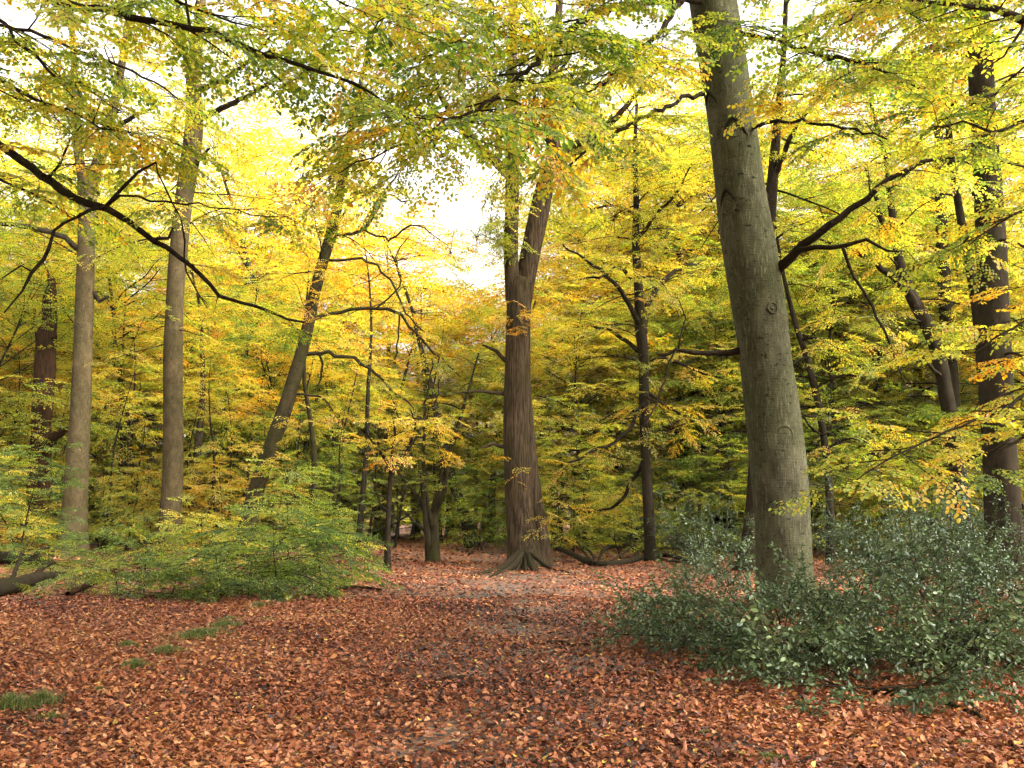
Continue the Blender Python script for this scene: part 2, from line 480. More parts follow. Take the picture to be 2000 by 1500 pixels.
# ------------------------------------------------------------------ ground and litter
def make_ground():
    u = np.linspace(-1, 1, 241); k = 5.2
    c = np.sinh(u * k) / np.sinh(k) * 210
    X, Y = np.meshgrid(c, c + 9.)
    V = np.stack([X, Y, gz(X, Y)], -1).reshape(-1, 3); n = len(c)
    i = (np.arange(n - 1)[:, None] * n + np.arange(n - 1)[None])
    Fq = np.stack([i, i + 1, i + n + 1, i + n], -1).reshape(-1, 4)
    tag(build('ground', [(V, Fq, 0, None)], [ground_mat()]), kind='structure')

def litter():
    r = np.random.default_rng(5); ch = []
    def field(n, y0, y1, size, six, lift):
        y = np.sqrt(r.uniform(y0 ** 2, y1 ** 2, n)); x = r.uniform(-.64, .64, n) * (y + 1.5)
        # thinner along the trodden way, in drifts elsewhere
        path = np.exp(-((x - .1 - .25 * np.sin(y * .5)) / (1.0 + .03 * y)) ** 2)
        pat = .5 + .5 * np.sin(x * 1.9 + np.sin(y * 1.3) * 1.4) * np.sin(y * 1.6 + np.sin(x * 1.1) * 1.2) + .35 * np.sin(x * 4.3 + y * 1.1) * np.sin(y * 3.9 - x)
        bare = sum(np.exp(-(((x - bx) / rx) ** 2 + ((y - by) / ry) ** 2)) for bx, by, rx, ry in ((-.75, 6.9, .22, .28), (-.45, 7.4, .3, .3), (.75, 8.6, .4, .35), (.1, 6.3, .3, .2), (.9, 11., .5, .5), (-.6, 10., .4, .4), (-.2, 14, .6, .8), (.5, 17, .7, 1.), (1.6, 7., .3, .25)))
        keep = r.random(n) < (1 - path * np.clip(.10 + .62 * pat, 0, .8)) * (1 - np.clip(.72 * bare, 0, .85))
        x, y, pth = x[keep], y[keep], path[keep]; m = len(x)
        P = np.stack([x, y, gz(x, y) + r.uniform(.002, lift, m)], -1)
        a = r.uniform(0, 6.283, m)
        X = np.stack([np.cos(a), np.sin(a), r.normal(0, .22, m)], -1)
        Nn = np.stack([r.normal(0, .46, m), r.normal(0, .46, m), np.ones(m)], -1)
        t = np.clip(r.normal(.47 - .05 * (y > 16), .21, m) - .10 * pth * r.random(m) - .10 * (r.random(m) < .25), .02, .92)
        right = 1 / (1 + np.exp(-(x - 1.5) / .8)); t = np.clip(t - .03 * right, .02, .92)
        t = np.clip(t + .13 * np.sin(x * .8 + 1.7 * np.sin(y * .45)) * np.cos(y * .62 + x * .3) + .05 * np.sin(x * 2.7 + y * 1.9), .02, .92); t[r.random(m) < .010] = .97
        s = size * r.uniform(.45, 1.2, m)
        if six:
            V, F = leaves_six(P, X, Nn, s, .62, r.normal(.10, .16, m), r.normal(.05, .32, m)); t = np.repeat(t, 2)
        else: V, F = leaves_four(P, X, Nn, s, .66)
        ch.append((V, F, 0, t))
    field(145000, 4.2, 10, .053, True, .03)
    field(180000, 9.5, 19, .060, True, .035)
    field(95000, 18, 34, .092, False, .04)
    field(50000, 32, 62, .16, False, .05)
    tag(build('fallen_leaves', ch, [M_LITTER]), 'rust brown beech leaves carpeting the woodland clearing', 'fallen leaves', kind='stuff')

make_ground(); litter()

# ------------------------------------------------------------------ the big beech on the right
def knot(P, R, h, ang, size, kind):
    """a healed branch scar: raised ring, sunken eye and a drooping dark brow"""
    i = int(np.clip(np.searchsorted(P[:, 2], h), 1, len(P) - 2)); c = P[i]; T = unit(P[i + 1] - P[i - 1])
    out = unit(np.array([math.sin(ang), -math.cos(ang), 0])); out = unit(out - T * out.dot(T)); sd = unit(np.cross(T, out))
    ch = []
    def on(a, b, lift):
        q = a / R[i]; return c + T * b + (out * math.cos(q) + sd * -math.sin(q)) * (R[i] + lift - size * .06)
    th = np.linspace(0, 2 * np.pi, 25) + .6
    ring = np.array([on(size * math.cos(t), size * 1.1 * math.sin(t), .0) for t in th])
    ch += tube(ring[:21] if kind == 'ring' else ring, size * {'ring': .11, 'brow': .12}.get(kind, .18), 8, 0, None, .22 if kind == 'ring' else .15)
    if kind != 'ring':
        a0, b0 = on(0, -size * .12, -size * .25), on(0, -size * .12, size * .10)
        ch += tube(np.array([a0, a0 * .4 + b0 * .6, b0]), np.array([size * .5, size * .42, size * .2]), 12, 0, lumps(int(h * 50), .12), .10)
    if kind == 'lip':
        rr_ = np.random.default_rng(int(h * 1000)); lean_ = rr_.normal(0, .35)
        arc = np.array([on(size * s, size * (lean_ * s - .35 * s * s), .003) for s in np.linspace(-1, 1, 9)])
        return tube(arc, size * .24 * (1.05 - np.linspace(-1, 1, 9) ** 2), 6, 0, None, float(rr_.uniform(.5, .95)))
    if kind == 'brow':
        u_ = np.linspace(-1, 1, 26)
        br = np.array([on(size * 1.7 * q, size * (1.45 - 2.6 * abs(q) ** 1.5), .004) for q in u_])
        ch += tube(br, size * .26 * (1 - .8 * u_ ** 2) + .004, 8, 0, None, .93)
    return ch

def big_beech():
    Yb = float(G(1534, 1186)[1])
    t = Tree(101, M_BEECH, 'near', tint=.36, sides=72); t.limb_bark = M_TWIG  # dark bark on the limbs paints in their backlit silhouette
    P, R = t.stem_px([(1537, 1215, 124), (1534, 1150, 108), (1528, 1000, 105), (1519, 900, 107), (1508, 800, 104), (1495, 700, 100), (1485, 620, 102), (1465, 500, 104), (1449, 400, 99), (1431, 250, 93), (1410, 110, 94), (1392, 0, 95), (1372, -160, 92), (1340, -340, 88)], Yb, .08,
        above=[(2.5, .9), (3, .85), (3, .75), (3, .6)], amp=.022, flare=.22, lobes=4, fh=.35)
    kn = []
    for px, py, sz, kd in ((1424, 268, .135, 'brow'), (1497, 618, .085, 'eye'), (1372, 205, .10, 'brow'), (1520, 862, .14, 'ring'), (1508, 945, .075, 'ring'), (1547, 655, .10, 'ring'), (1545, 780, .08, 'ring'), (1412, 395, .10, 'brow')):
        w = W(px, py, Yb); i = int(np.searchsorted(P[:, 2], w[2])); dx = (w[0] - P[i, 0]) / R[i]
        kn.append(('knot', knot(P, R, w[2], math.asin(max(-.93, min(.93, dx))), sz, kd)))
    rk = np.random.default_rng(42)
    for _ in range(46): kn.append(('bark_scar', knot(P, R, rk.uniform(.5, 9.5), rk.uniform(-1.35, 1.35), rk.uniform(.018, .06), 'lip')))
    t.parts += kn
    D = Yb
    k1 = dict(sec_gap=.36, sec_len=1.5, sp_gap=.27, sp_scale=.85)
    t.limb([(1505, 555, 18, D), (1525, 522, 20, D - .2), (1565, 480, 17, D - .5), (1612, 440, 15, D - .8), (1690, 388, 12, D - 1), (1760, 338, 10, D - 1.2), (1800, 318, 8, D - 1.2), (1845, 308, 6, D - 1.2), (1900, 320, 3, D - 1.3)], 1, start=.45, tint=.46, **k1)
    t.limb([(1560, 488, 11, D - .5), (1600, 486, 10, D - .8), (1648, 480, 9, D - 1), (1690, 466, 7, D - 1.2), (1725, 490, 5, D - 1.2), (1760, 492, 3, D - 1.3)], 2, start=.5, tint=.48, sec_gap=.5, sec_len=.9, sp_scale=.7)
    t.limb([(1646, 484, 7, D - 1), (1668, 540, 6, D - 1.1), (1702, 600, 6, D - 1.3), (1722, 640, 5, D - 1.4), (1745, 690, 4, D - 1.5), (1768, 745, 3, D - 1.6)], 3, start=.55, tint=.56, sec_gap=.45, sec_len=.8, sp_scale=.6)
    t.limb([(1450, 683, 15, D), (1420, 687, 12, D), (1385, 690, 10, D - .1), (1355, 686, 9, D - .2), (1320, 682, 7, D - .3), (1282, 693, 4, D - .4)], 4, leafy=False)
    t.limb([(1320, 682, 4, D - .3), (1308, 715, 4, D - .4), (1300, 745, 3, D - .5), (1276, 790, 3, D - .6), (1255, 830, 2, D - .7)], 5, leafy=False)
    t.limb([(1325, 684, 4, D - .3), (1328, 650, 3, D - .3), (1338, 618, 3, D - .2), (1330, 590, 2, D - .2)], 6, leafy=False)
    # the long limb over the clearing, towards the camera
    k2 = dict(sec_gap=.28, sec_len=1.7, sp_gap=.25, sp_scale=.9, sd=.13)
    t.limb([(1385, 2, 22, D), (1335, -4, 18, D - .8), (1255, 6, 18, D - 2), (1170, 25, 16, D - 3.4), (1090, 76, 13, D - 4.8), (1050, 112, 11, D - 5.6), (1000, 163, 9, D - 6.5), (930, 215, 7, D - 7.3), (865, 238, 5, D - 8), (815, 275, 3, D - 8.4)], 7, start=.34, tint=.42, hang=.06, **k2)
    t.limb([(1125, 58, 7, D - 4), (1110, 110, 6, D - 4.6), (1095, 150, 5, D - 5.1), (1070, 190, 5, D - 5.7), (1045, 250, 4, D - 6.2), (1012, 320, 3, D - 6.8)], 8, start=.2, tint=.38, sec_gap=.3, sec_len=1.0, sp_scale=.8, sp_gap=.3, hang=.35)
    t.limb([(1385, 180, 11, D), (1340, 190, 9, D - .7), (1300, 208, 8, D - 1.4), (1242, 238, 7, D - 2.4), (1195, 262, 7, D - 3.2), (1140, 300, 5, D - 4), (1088, 338, 3, D - 4.6)], 9, start=.42, tint=.42, hang=.02, sec_gap=.42, sec_len=1.3, sp_gap=.32, sp_scale=.8, sd=.13)
    t.limb([(1085, 80, 6, D - 4.8), (1010, 66, 5, D - 5.5), (960, 60, 4, D - 6), (880, 90, 3, D - 6.6), (790, 130, 3, D - 7.2)], 10, start=.1, tint=.42, sec_gap=0.25, sec_len=1.4, sp_gap=.25, sd=.13, sp_scale=.85, hang=.05)
    t.limb([(1430, 64, 10, D), (1480, 66, 9, D - .8), (1540, 85, 8, D - 1.8), (1620, 110, 9, D - 2.8), (1700, 130, 6, D - 3.8), (1790, 170, 3, D - 4.6)], 11, start=.3, tint=.38, sec_gap=0.28, sec_len=1.7, sp_gap=.25, sd=.13, sp_scale=.9)
    t.limb([(1380, -120, 26, D), (1420, -160, 20, D - 1), (1520, -140, 15, D - 2.5), (1620, -90, 11, D - 4), (1720, -30, 7, D - 5), (1800, 40, 3, D - 5.6)], 12, start=.3, tint=.38, sec_gap=0.30, sec_len=1.8, sp_gap=.25, sd=.13, sp_scale=.9, hang=.05)
    t.limb([(1355, -220, 26, D), (1260, -220, 20, D - 1.5), (1120, -140, 15, D - 3.5), (980, -80, 11, D - 5.4), (850, -20, 7, D - 6.8), (720, 60, 3, D - 7.8)], 13, start=.15, tint=.43, sec_gap=0.26, sec_len=1.8, sp_gap=.25, sd=.13, sp_scale=.9, hang=.06)
    t.limb([(930, 215, 7, D - 7.3), (880, 250, 6, D - 7.6), (830, 262, 5, D - 7.8), (770, 290, 4, D - 8), (700, 320, 3, D - 8.2), (640, 350, 2, D - 8.3)], 14, start=.15, tint=.44, sec_gap=.48, sec_len=.9, sp_gap=.25, sp_scale=.7, hang=.12, sd=.13)
    t.limb([(1330, -4, 16, D - .8), (1290, 60, 11, D - 2), (1235, 110, 9, D - 3.4), (1190, 150, 7, D - 4.4), (1150, 180, 4, D - 5.2)], 15, start=.3, tint=.40, sec_gap=.28, sec_len=1.4, sp_gap=.25, sp_scale=.85, sd=.13)
    t.limb([(1450, 250, 8, D), (1500, 240, 7, D - .8), (1570, 240, 6, D - 1.8), (1650, 250, 5, D - 2.8), (1730, 270, 3, D - 3.6)], 16, start=.4, tint=.44, sec_gap=.30, sec_len=1.4, sp_gap=.25, sp_scale=.8, sd=.13)
    t.auto(9, 12.5, 20, 6.5, (15, 50), sec_gap=.55, sec_len=2.2, sp_gap=.42, sp_scale=1.4)
    t.finish('beech_tree', 'thick leaning beech with smooth grey bark and eye shaped scars rising from the holly')
big_beech()

# ------------------------------------------------------------------ the forked oak in the middle
def central_oak():
    Y = float(G(1030, 1103)[1])
    t = Tree(102, M_OAK, 'mid', tint=.44, sides=40)
    t.stem_px([(1026, 1112, 74), (1021, 1050, 64), (1015, 1000, 59), (1010, 900, 55), (1008, 800, 54), (1010, 700, 52), (1013, 620, 53), (1015, 565, 57), (1017, 545, 50)], Y, .14, k=.90, amp=.035, flare=.22, lobes=6, fh=.4)
    t.stem_px([(1020, 590, 36), (1025, 560, 37), (1035, 500, 39), (1050, 430, 39), (1066, 360, 36), (1083, 312, 33), (1076, 240, 24), (1080, 150, 20), (1090, 40, 16), (1100, -100, 10)], Y, .2, amp=.04, flare=0, main=False, sides=24)
    t.stem_px([(1004, 590, 32), (1000, 540, 29), (998, 480, 28), (1000, 400, 28), (1000, 300, 26), (999, 200, 24), (1000, 100, 20), (1004, 0, 16), (1000, -120, 10)], Y - .1, .2, amp=.04, flare=0, main=False, sides=24)
    Yg = Y
    # the second stem that leans against it from behind
    t.parts.append(('stem', tube(*[(lambda q: q[:, :3])(smooth(np.array([[*W(1056, 1112, Y + .5), RW(44, Y)], [*W(1054, 1060, Y + .5), RW(40, Y)], [*W(1043, 980, Y + .4), RW(34, Y)], [*W(1030, 880, Y + .3), RW(34, Y)], [*W(1020, 760, Y + .2), RW(34, Y)], [*W(1018, 600, Y + .1), RW(32, Y)]]), .2)), (lambda q: q[:, 3])(smooth(np.array([[0, 0, 0, RW(46, Y)], [0, 0, .9, RW(36, Y)], [0, 0, 2, RW(34, Y)], [0, 0, 3.6, RW(34, Y)], [0, 0, 5.4, RW(34, Y)], [0, 0, 7.9, RW(32, Y)]]), .2))][:1] + [RW(36, Y)], 24, 0, lumps(7, .05, .25, 4, .4, 0.))))
    kw = dict(sec_gap=.6, sec_len=1.6, sp_gap=.4, sp_scale=1.)
    t.limb([(1086, 318, 26, Y), (1112, 296, 22, Y), (1150, 270, 18, Y - .3), (1192, 240, 14, Y - .6), (1240, 190, 9, Y - 1), (1290, 120, 5, Y - 1.2)], 1, tint=.42, **kw)
    t.limb([(1000, 345, 18, Y - .1), (978, 328, 20, Y), (940, 290, 19, Y - .2), (905, 255, 17, Y - .4), (880, 222, 14, Y - .6), (850, 160, 10, Y - .9), (820, 90, 5, Y - 1)], 2, start=.62, tint=.42, **kw)
    for k, rows in enumerate(([(990, 770, 9), (960, 766, 7), (930, 764, 6), (896, 768, 3)], [(988, 872, 8), (965, 869, 7), (938, 873, 3)], [(988, 706, 9), (972, 690, 8), (958, 680, 7), (944, 674, 4)])):
        t.limb([(a, b, w, Y - .1 * i) for i, (a, b, w) in enumerate(rows)], 5 + k, leafy=False)
    # leafy epicormic sprays hugging the stems
    for (px, py, n, tn) in ((1000, 600, 10, .70), (995, 640, 7, .76), (985, 470, 26, .40), (960, 440, 26, .40), (930, 470, 18, .42), (1005, 330, 16, .52), (1000, 250, 14, .5), (1010, 910, 4, .66), (1015, 405, 10, .5), (880, 500, 10, .45), (1070, 1030, 6, .6), (1090, 990, 6, .6)):
        for _ in range(n):
            c = W(px + t.r.normal(0, 16), py + t.r.normal(0, 20), Y - t.r.uniform(.45, 1.1)); a = t.r.uniform(0, 6.28)
            t.wood += tube(np.array([W(px, py - 6, Y), (W(px, py - 6, Y) + c) / 2 + [0, 0, .12], c]), np.array([.012, .008, .004]), 4); t.sp.append((c, np.array([math.cos(a), math.sin(a), t.r.normal(-.2, .2)]), UP + t.r.normal(0, .25, 3), t.r.uniform(.5, .9), tn + t.r.normal(0, .05)))
    t.auto(7, 9, 16, 4., (5, 40), P=np.array([t.base, t.base + [0, 0, 20.]]) if False else None, sec_gap=.8, sec_len=1.6, sp_gap=.5, sp_scale=1.1) if False else None
    # roots
    b = np.array([*t.base[:2], 0]); Rb = RW(70, Y)
    rt = []
    for px, py, w in ((946, 1119, 11), (970, 1121, 8), (1000, 1114, 5), (1050, 1116, 8), (1078, 1104, 9), (1102, 1115, 5), (1026, 1115, 5)):
        e = G(px, py); d = e - t.base; d[2] = 0; r0 = RW(w, Y)
        q = [t.base + d * .18 + [0, 0, .42], t.base + d * .48 + [0, 0, .16], t.base + d * .75 + [0, 0, .02], e + [0, 0, -.03], e + d * .25 + [0, 0, -.1]]
        for i in range(1, 5): q[i] = np.array([q[i][0], q[i][1], q[i][2] + float(gz(q[i][0], q[i][1])) - t.base[2]])
        Q = smooth(np.array([[*v, k] for v, k in zip(q, (r0 * 1.5, r0 * 1.35, r0, r0 * .75, r0 * .4))]), .1)
        rt.append(('root', tube(Q[:, :3], Q[:, 3], 10, 0, lumps(int(px), .12)), [M_MOSS2]))
    t.finish('oak_tree', 'broad ridged oak forking in two above mossy spreading roots at the clearing end', extra=rt)
central_oak()

# ------------------------------------------------------------------ named trees read off the photograph
def leaning_oak():
    t = Tree(103, M_MOSS, 'mid', tint=.58, sides=20); Y = 33
    P, R = t.stem_px([(468, 1095, 50), (500, 960, 44), (530, 870, 41), (556, 800, 40), (580, 720, 39), (600, 640, 34), (615, 570, 32), (634, 500, 32), (650, 445, 32), (663, 380, 24), (676, 300, 20), (690, 230, 16), (705, 160, 12), (722, 80, 7)], Y, .2, k=.72, amp=.10, flare=.3)
    kw = dict(sec_gap=.5, sec_len=1.2, sp_gap=.42, sp_scale=.85)
    L = [[(650, 458, 16), (690, 456, 13), (716, 440, 12), (740, 400, 10), (760, 360, 8), (790, 320, 6), (812, 250, 4)],
         [(640, 508, 10), (690, 505, 9), (735, 520, 8), (770, 560, 7), (790, 610, 6), (830, 650, 4)],
         [(602, 628, 14), (650, 612, 13), (720, 600, 12), (780, 614, 11), (802, 642, 9), (850, 690, 6), (900, 740, 3)],
         [(598, 692, 14), (640, 688, 13), (690, 702, 11), (735, 732, 9), (790, 782, 5), (830, 830, 3)],
         [(624, 692, 9), (628, 720, 8), (620, 755, 5)], [(705, 445, 8), (760, 470, 7), (800, 440, 6), (840, 455, 4), (880, 480, 3)],
         [(716, 440, 8), (750, 380, 7), (800, 395, 6), (780, 340, 5), (830, 330, 3)], [(575, 770, 8), (620, 775, 7), (650, 800, 4)],
         [(735, 602, 7), (780, 560, 6), (775, 500, 5), (800, 460, 3)], [(780, 615, 6), (778, 660, 6), (772, 700, 5)],
         [(655, 440, 10), (700, 380, 8), (740, 330, 6), (760, 280, 4)]]
    for i, rows in enumerate(L):
        t.limb([(a, b, w * .58, Y - .25 * j * (1 if i % 2 else -1)) for j, (a, b, w) in enumerate(rows)], i, leafy=i not in (4, 9), start=.25, wob=.04, step=.3, bare=.12, tint=.53 + .04 * (i % 3), **kw)
    for (px, py, n, tn) in ((628, 520, 10, .66), (610, 590, 12, .68), (655, 400, 22, .5), (690, 330, 26, .48), (640, 440, 8, .6), (560, 820, 8, .6), (700, 260, 22, .45), (740, 380, 16, .5), (520, 900, 10, .62)):
        for _ in range(n):
            c_ = W(px + t.r.normal(0, 20), py + t.r.normal(0, 22), Y - t.r.uniform(.3, 1.2)); a = t.r.uniform(0, 6.28)
            t.wood += tube(np.array([W(px, py - 6, Y), (W(px, py - 6, Y) + c_) / 2 + [0, 0, .12], c_]), np.array([.012, .008, .004]), 4); t.sp.append((c_, np.array([math.cos(a), math.sin(a), t.r.normal(-.2, .2)]), UP + t.r.normal(0, .25, 3), t.r.uniform(.5, .95), tn + t.r.normal(0, .05)))
    t.auto(9, 9, 16, 3., (10, 40), sec_gap=.5, sec_len=1.4, sp_gap=.42, sp_scale=.95, tint=.5, bare=.15)
    t.finish('leaning_oak_tree', 'crooked mossy oak leaning right from the left thicket with twisted limbs')
leaning_oak()

def pale_beeches():
    t = Tree(104, M_PALE, 'mid', tint=.46, sides=24); t.limb_bark = M_DARK; Y = 38  # limbs darker than the trunk: backlight put into the bark colour
    t.stem_px([(331, 1092, 50), (333, 1000, 42), (338, 900, 38), (338, 700, 36), (341, 600, 34), (348, 500, 35), (358, 400, 35), (373, 300, 38), (380, 230, 36), (378, 150, 29), (388, 60, 22), (398, -60, 17)], Y, .25, above=[(2.5, .7), (2.5, .5)], amp=.03, flare=.3)
    kw = dict(sec_gap=.6, sec_len=1.6, sp_gap=.42, sp_scale=1.)
    t.limb([(392, 232, 12, Y), (450, 205, 10, Y - 1), (510, 172, 8, Y - 2), (570, 135, 7, Y - 3), (630, 108, 5, Y - 4), (690, 90, 3, Y - 5)], 1, start=.4, **kw)
    t.limb([(388, 180, 12, Y), (440, 152, 9, Y - 1), (490, 118, 7, Y - 2), (540, 60, 4, Y - 3)], 2, **kw)
    t.limb([(378, 170, 14, Y), (365, 120, 12, Y), (350, 40, 9, Y), (340, -60, 6, Y)], 3, **kw)
    t.limb([(376, 330, 9, Y), (395, 305, 7, Y - .4), (412, 288, 4, Y - .8)], 4, **kw)
    t.auto(18, 12, 22, 4.6, (-10, 40), sec_gap=.6, sec_len=1.7, sp_gap=.42, sp_scale=1.05)
    t.auto(5, 8.2, 9.6, 2.4, (-25, 5), sec_gap=.5, sec_len=.9, sp_gap=.4, sp_scale=.9, tint=.56)
    t.finish('beech_tree', 'tall pale straight beech trunk standing right of the other pale trunk on the left', group='two pale beeches on the left')
    t = Tree(105, M_PALE, 'mid', tint=.47, sides=24); t.limb_bark = M_DARK; Y = 37  # dark limb colour again stands in for backlight
    t.stem_px([(138, 1090, 66), (145, 1000, 48), (151, 900, 43), (157, 800, 38), (163, 650, 35), (168, 500, 33), (170, 420, 33), (171, 355, 37), (166, 330, 30)], Y, .25, amp=.03, flare=.35)
    t.stem_px([(168, 372, 24), (158, 330, 20), (150, 260, 17), (146, 150, 14), (140, 50, 11), (135, -80, 7)], Y, .3, amp=.04, flare=0, main=False, sides=14)
    t.stem_px([(174, 372, 28), (188, 330, 24), (206, 270, 21), (228, 180, 17), (245, 80, 14), (262, -40, 9)], Y, .3, amp=.04, flare=0, main=False, sides=14)
    t.limb([(158, 492, 12, Y), (140, 475, 12, Y - .3), (110, 458, 11, Y - .7), (60, 445, 10, Y - 1.4), (0, 438, 8, Y - 2), (-50, 430, 5, Y - 2.4)], 1, start=.4, **kw)
    t.limb([(204, 275, 12, Y), (240, 240, 9, Y - .5), (290, 215, 6, Y - 1), (330, 200, 3, Y - 1.6)], 2, **kw)
    t.limb([(180, 570, 10, Y), (196, 588, 8, Y), (215, 578, 5, Y)], 3, leafy=False)
    for P_, R_ in ((None, None),):
        P2 = np.array([W(174, 372, Y), W(206, 270, Y), W(228, 180, Y), W(245, 80, Y), W(262, -40, Y)]); R2 = np.array([.2, .18, .15, .1, .06])
        t.auto(16, .8, 8, 4.4, (-15, 40), P=smooth(P2, .3), R=np.full(len(smooth(P2, .3)), .12), sec_gap=.6, sec_len=1.7, sp_gap=.42, sp_scale=1.05, tint=.56)
    t.finish('beech_tree', 'pale beech trunk forking high up, left of the other pale trunk', group='two pale beeches on the left')
pale_beeches()

def snag():
    t = Tree(106, M_RUST, 'mid', tint=.5, sides=22); Y = 41
    t.stem_px([(74, 1085, 46), (75, 1000, 40), (78, 900, 38), (82, 800, 36), (88, 700, 40), (91, 655, 40), (96, 635, 28), (97, 600, 27), (99, 575, 25), (101, 560, 17), (102, 548, 16), (104, 540, 3)], Y, .10, amp=.13, flare=.3)
    for rows in ([(84, 690, 14), (78, 655, 11), (80, 635, 2)], [(103, 660, 12), (108, 625, 9), (107, 600, 2)], [(97, 580, 10), (97, 545, 7), (95, 520, 1)], [(80, 720, 12), (74, 690, 9), (73, 668, 2)]):
        t.limb([(a, b, w, Y - .25) for a, b, w in rows], 9 + rows[0][0], leafy=False)
    t.limb([(84, 880, 26, Y), (100, 856, 20, Y - .4), (122, 842, 14, Y - .8), (142, 838, 8, Y - 1.1)], 1, leafy=False)
    t.limb([(88, 700, 10, Y), (76, 672, 8, Y - .2), (70, 650, 4, Y - .3)], 2, leafy=False)
    t.finish('dead_tree', 'dark broken snag with torn rusty top at the far left edge', 'dead tree')
snag()

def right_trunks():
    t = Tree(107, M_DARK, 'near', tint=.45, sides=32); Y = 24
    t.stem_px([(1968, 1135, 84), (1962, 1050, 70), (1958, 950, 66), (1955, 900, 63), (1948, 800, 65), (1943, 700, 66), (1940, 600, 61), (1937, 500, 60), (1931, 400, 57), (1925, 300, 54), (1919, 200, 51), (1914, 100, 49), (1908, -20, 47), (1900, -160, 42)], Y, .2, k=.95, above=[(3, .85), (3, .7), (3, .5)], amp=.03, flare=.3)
    t.auto(16, 10, 20, 5.5, (-5, 40), sec_gap=.55, sec_len=1.8, sp_gap=.42, sp_scale=1.2)
    kw = dict(sec_gap=.45, sec_len=1.4, sp_gap=.34, sp_scale=.85)
    t.limb([(1915, 395, 10, Y), (1880, 350, 8, Y - .8), (1830, 345, 7, Y - 1.6), (1760, 380, 4, Y - 2.4)], 1, tint=.42, **kw)
    t.limb([(1925, 300, 9, Y - .3), (1900, 280, 7, Y - 1.4), (1870, 300, 5, Y - 2.4), (1830, 330, 3, Y - 3.2)], 2, tint=.45, **kw)
    t.limb([(1935, 480, 9, Y), (1975, 470, 7, Y - 1), (2020, 490, 5, Y - 1.8), (2070, 520, 3, Y - 2.4)], 3, tint=.45, **kw)
    t.limb([(1950, 700, 7, Y), (1985, 690, 5, Y - .8), (2030, 710, 3, Y - 1.4)], 4, tint=.4, **kw)
    t.finish('beech_tree', 'tall dark straight trunk at the right edge of the wood behind the holly')

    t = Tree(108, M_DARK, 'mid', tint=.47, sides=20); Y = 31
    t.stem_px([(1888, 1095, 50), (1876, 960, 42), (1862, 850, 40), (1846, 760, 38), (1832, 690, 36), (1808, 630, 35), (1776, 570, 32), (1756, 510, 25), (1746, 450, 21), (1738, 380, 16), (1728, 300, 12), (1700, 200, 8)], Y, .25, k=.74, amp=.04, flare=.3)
    kw = dict(sec_gap=.55, sec_len=1.5, sp_gap=.4, sp_scale=.95)
    t.limb([(1795, 606, 18, Y), (1768, 566, 15, Y - .2), (1722, 522, 13, Y - .5), (1682, 498, 10, Y - .8), (1644, 480, 7, Y - 1.2), (1600, 470, 4, Y - 1.6)], 1, start=.6, **kw)
    t.limb([(1752, 480, 12, Y), (1722, 430, 11, Y), (1712, 390, 9, Y), (1690, 330, 6, Y)], 2, **kw)
    t.limb([(1840, 740, 8, Y), (1800, 700, 6, Y - .8), (1750, 690, 3, Y - 1.6)], 3, **kw)
    t.auto(14, 7, 14, 3.8, (-5, 35), sec_gap=.55, sec_len=1.4, sp_gap=.42, sp_scale=1., tint=.44)
    t.finish('beech_tree', 'leaning beech that bends left and forks, between big scarred beech and dark right trunk')

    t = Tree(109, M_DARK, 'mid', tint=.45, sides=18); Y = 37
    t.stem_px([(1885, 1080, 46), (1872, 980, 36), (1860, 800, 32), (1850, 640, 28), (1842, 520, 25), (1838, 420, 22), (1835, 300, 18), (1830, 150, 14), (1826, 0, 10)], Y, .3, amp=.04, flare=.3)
    t.auto(22, 6, 20, 4.4, (-5, 40), sec_gap=.6, sec_len=1.6, sp_gap=.42, sp_scale=1.05, tint=.45)
    t.finish('beech_tree', 'straight dark beech stem just behind the bending beech on the right')

    t = Tree(110, M_DARK, 'mid', tint=.46, sides=14); Y = 27
    t.stem_px([(1938, 1118, 34), (1932, 900, 30), (1918, 700, 27), (1904, 580, 24), (1888, 490, 21), (1872, 400, 18), (1860, 320, 16), (1852, 240, 15), (1846, 180, 12), (1832, 110, 11), (1826, 50, 10), (1832, -60, 7)], Y, .25, k=.8, amp=.05, flare=.2)
    kw = dict(sec_gap=.5, sec_len=1.4, sp_gap=.38, sp_scale=.9)
    t.limb([(1862, 330, 8, Y), (1840, 310, 7, Y - .3), (1770, 296, 5, Y - 1), (1700, 310, 3, Y - 1.6)], 1, **kw)
    t.limb([(1850, 215, 7, Y), (1880, 185, 5, Y - .5), (1900, 170, 3, Y - 1)], 2, **kw)
    t.limb([(1846, 175, 7, Y), (1815, 150, 5, Y - .5), (1790, 152, 3, Y - 1)], 3, **kw)
    t.limb([(1880, 440, 7, Y), (1905, 480, 5, Y - .4), (1950, 520, 3, Y - .9)], 4, **kw)
    t.auto(6, 10, 16, 2.8, (0, 40), sec_gap=.5, sec_len=1.3, sp_gap=.4, sp_scale=.95)
    t.finish('beech_tree', 'slim wavy beech stem rising left of the dark right edge trunk')

    t = Tree(111, M_DARK, 'mid', tint=.5, sides=14); Y = 30
    t.stem_px([(1623, 1098, 24), (1619, 950, 18), (1608, 850, 17), (1596, 780, 16), (1576, 700, 15), (1556, 640, 13), (1540, 580, 11), (1529, 530, 9), (1516, 450, 6), (1508, 380, 3)], Y, .22, k=.8, amp=.06, flare=.3)
    kw = dict(sec_gap=.45, sec_len=1., sp_gap=.36, sp_scale=.8)
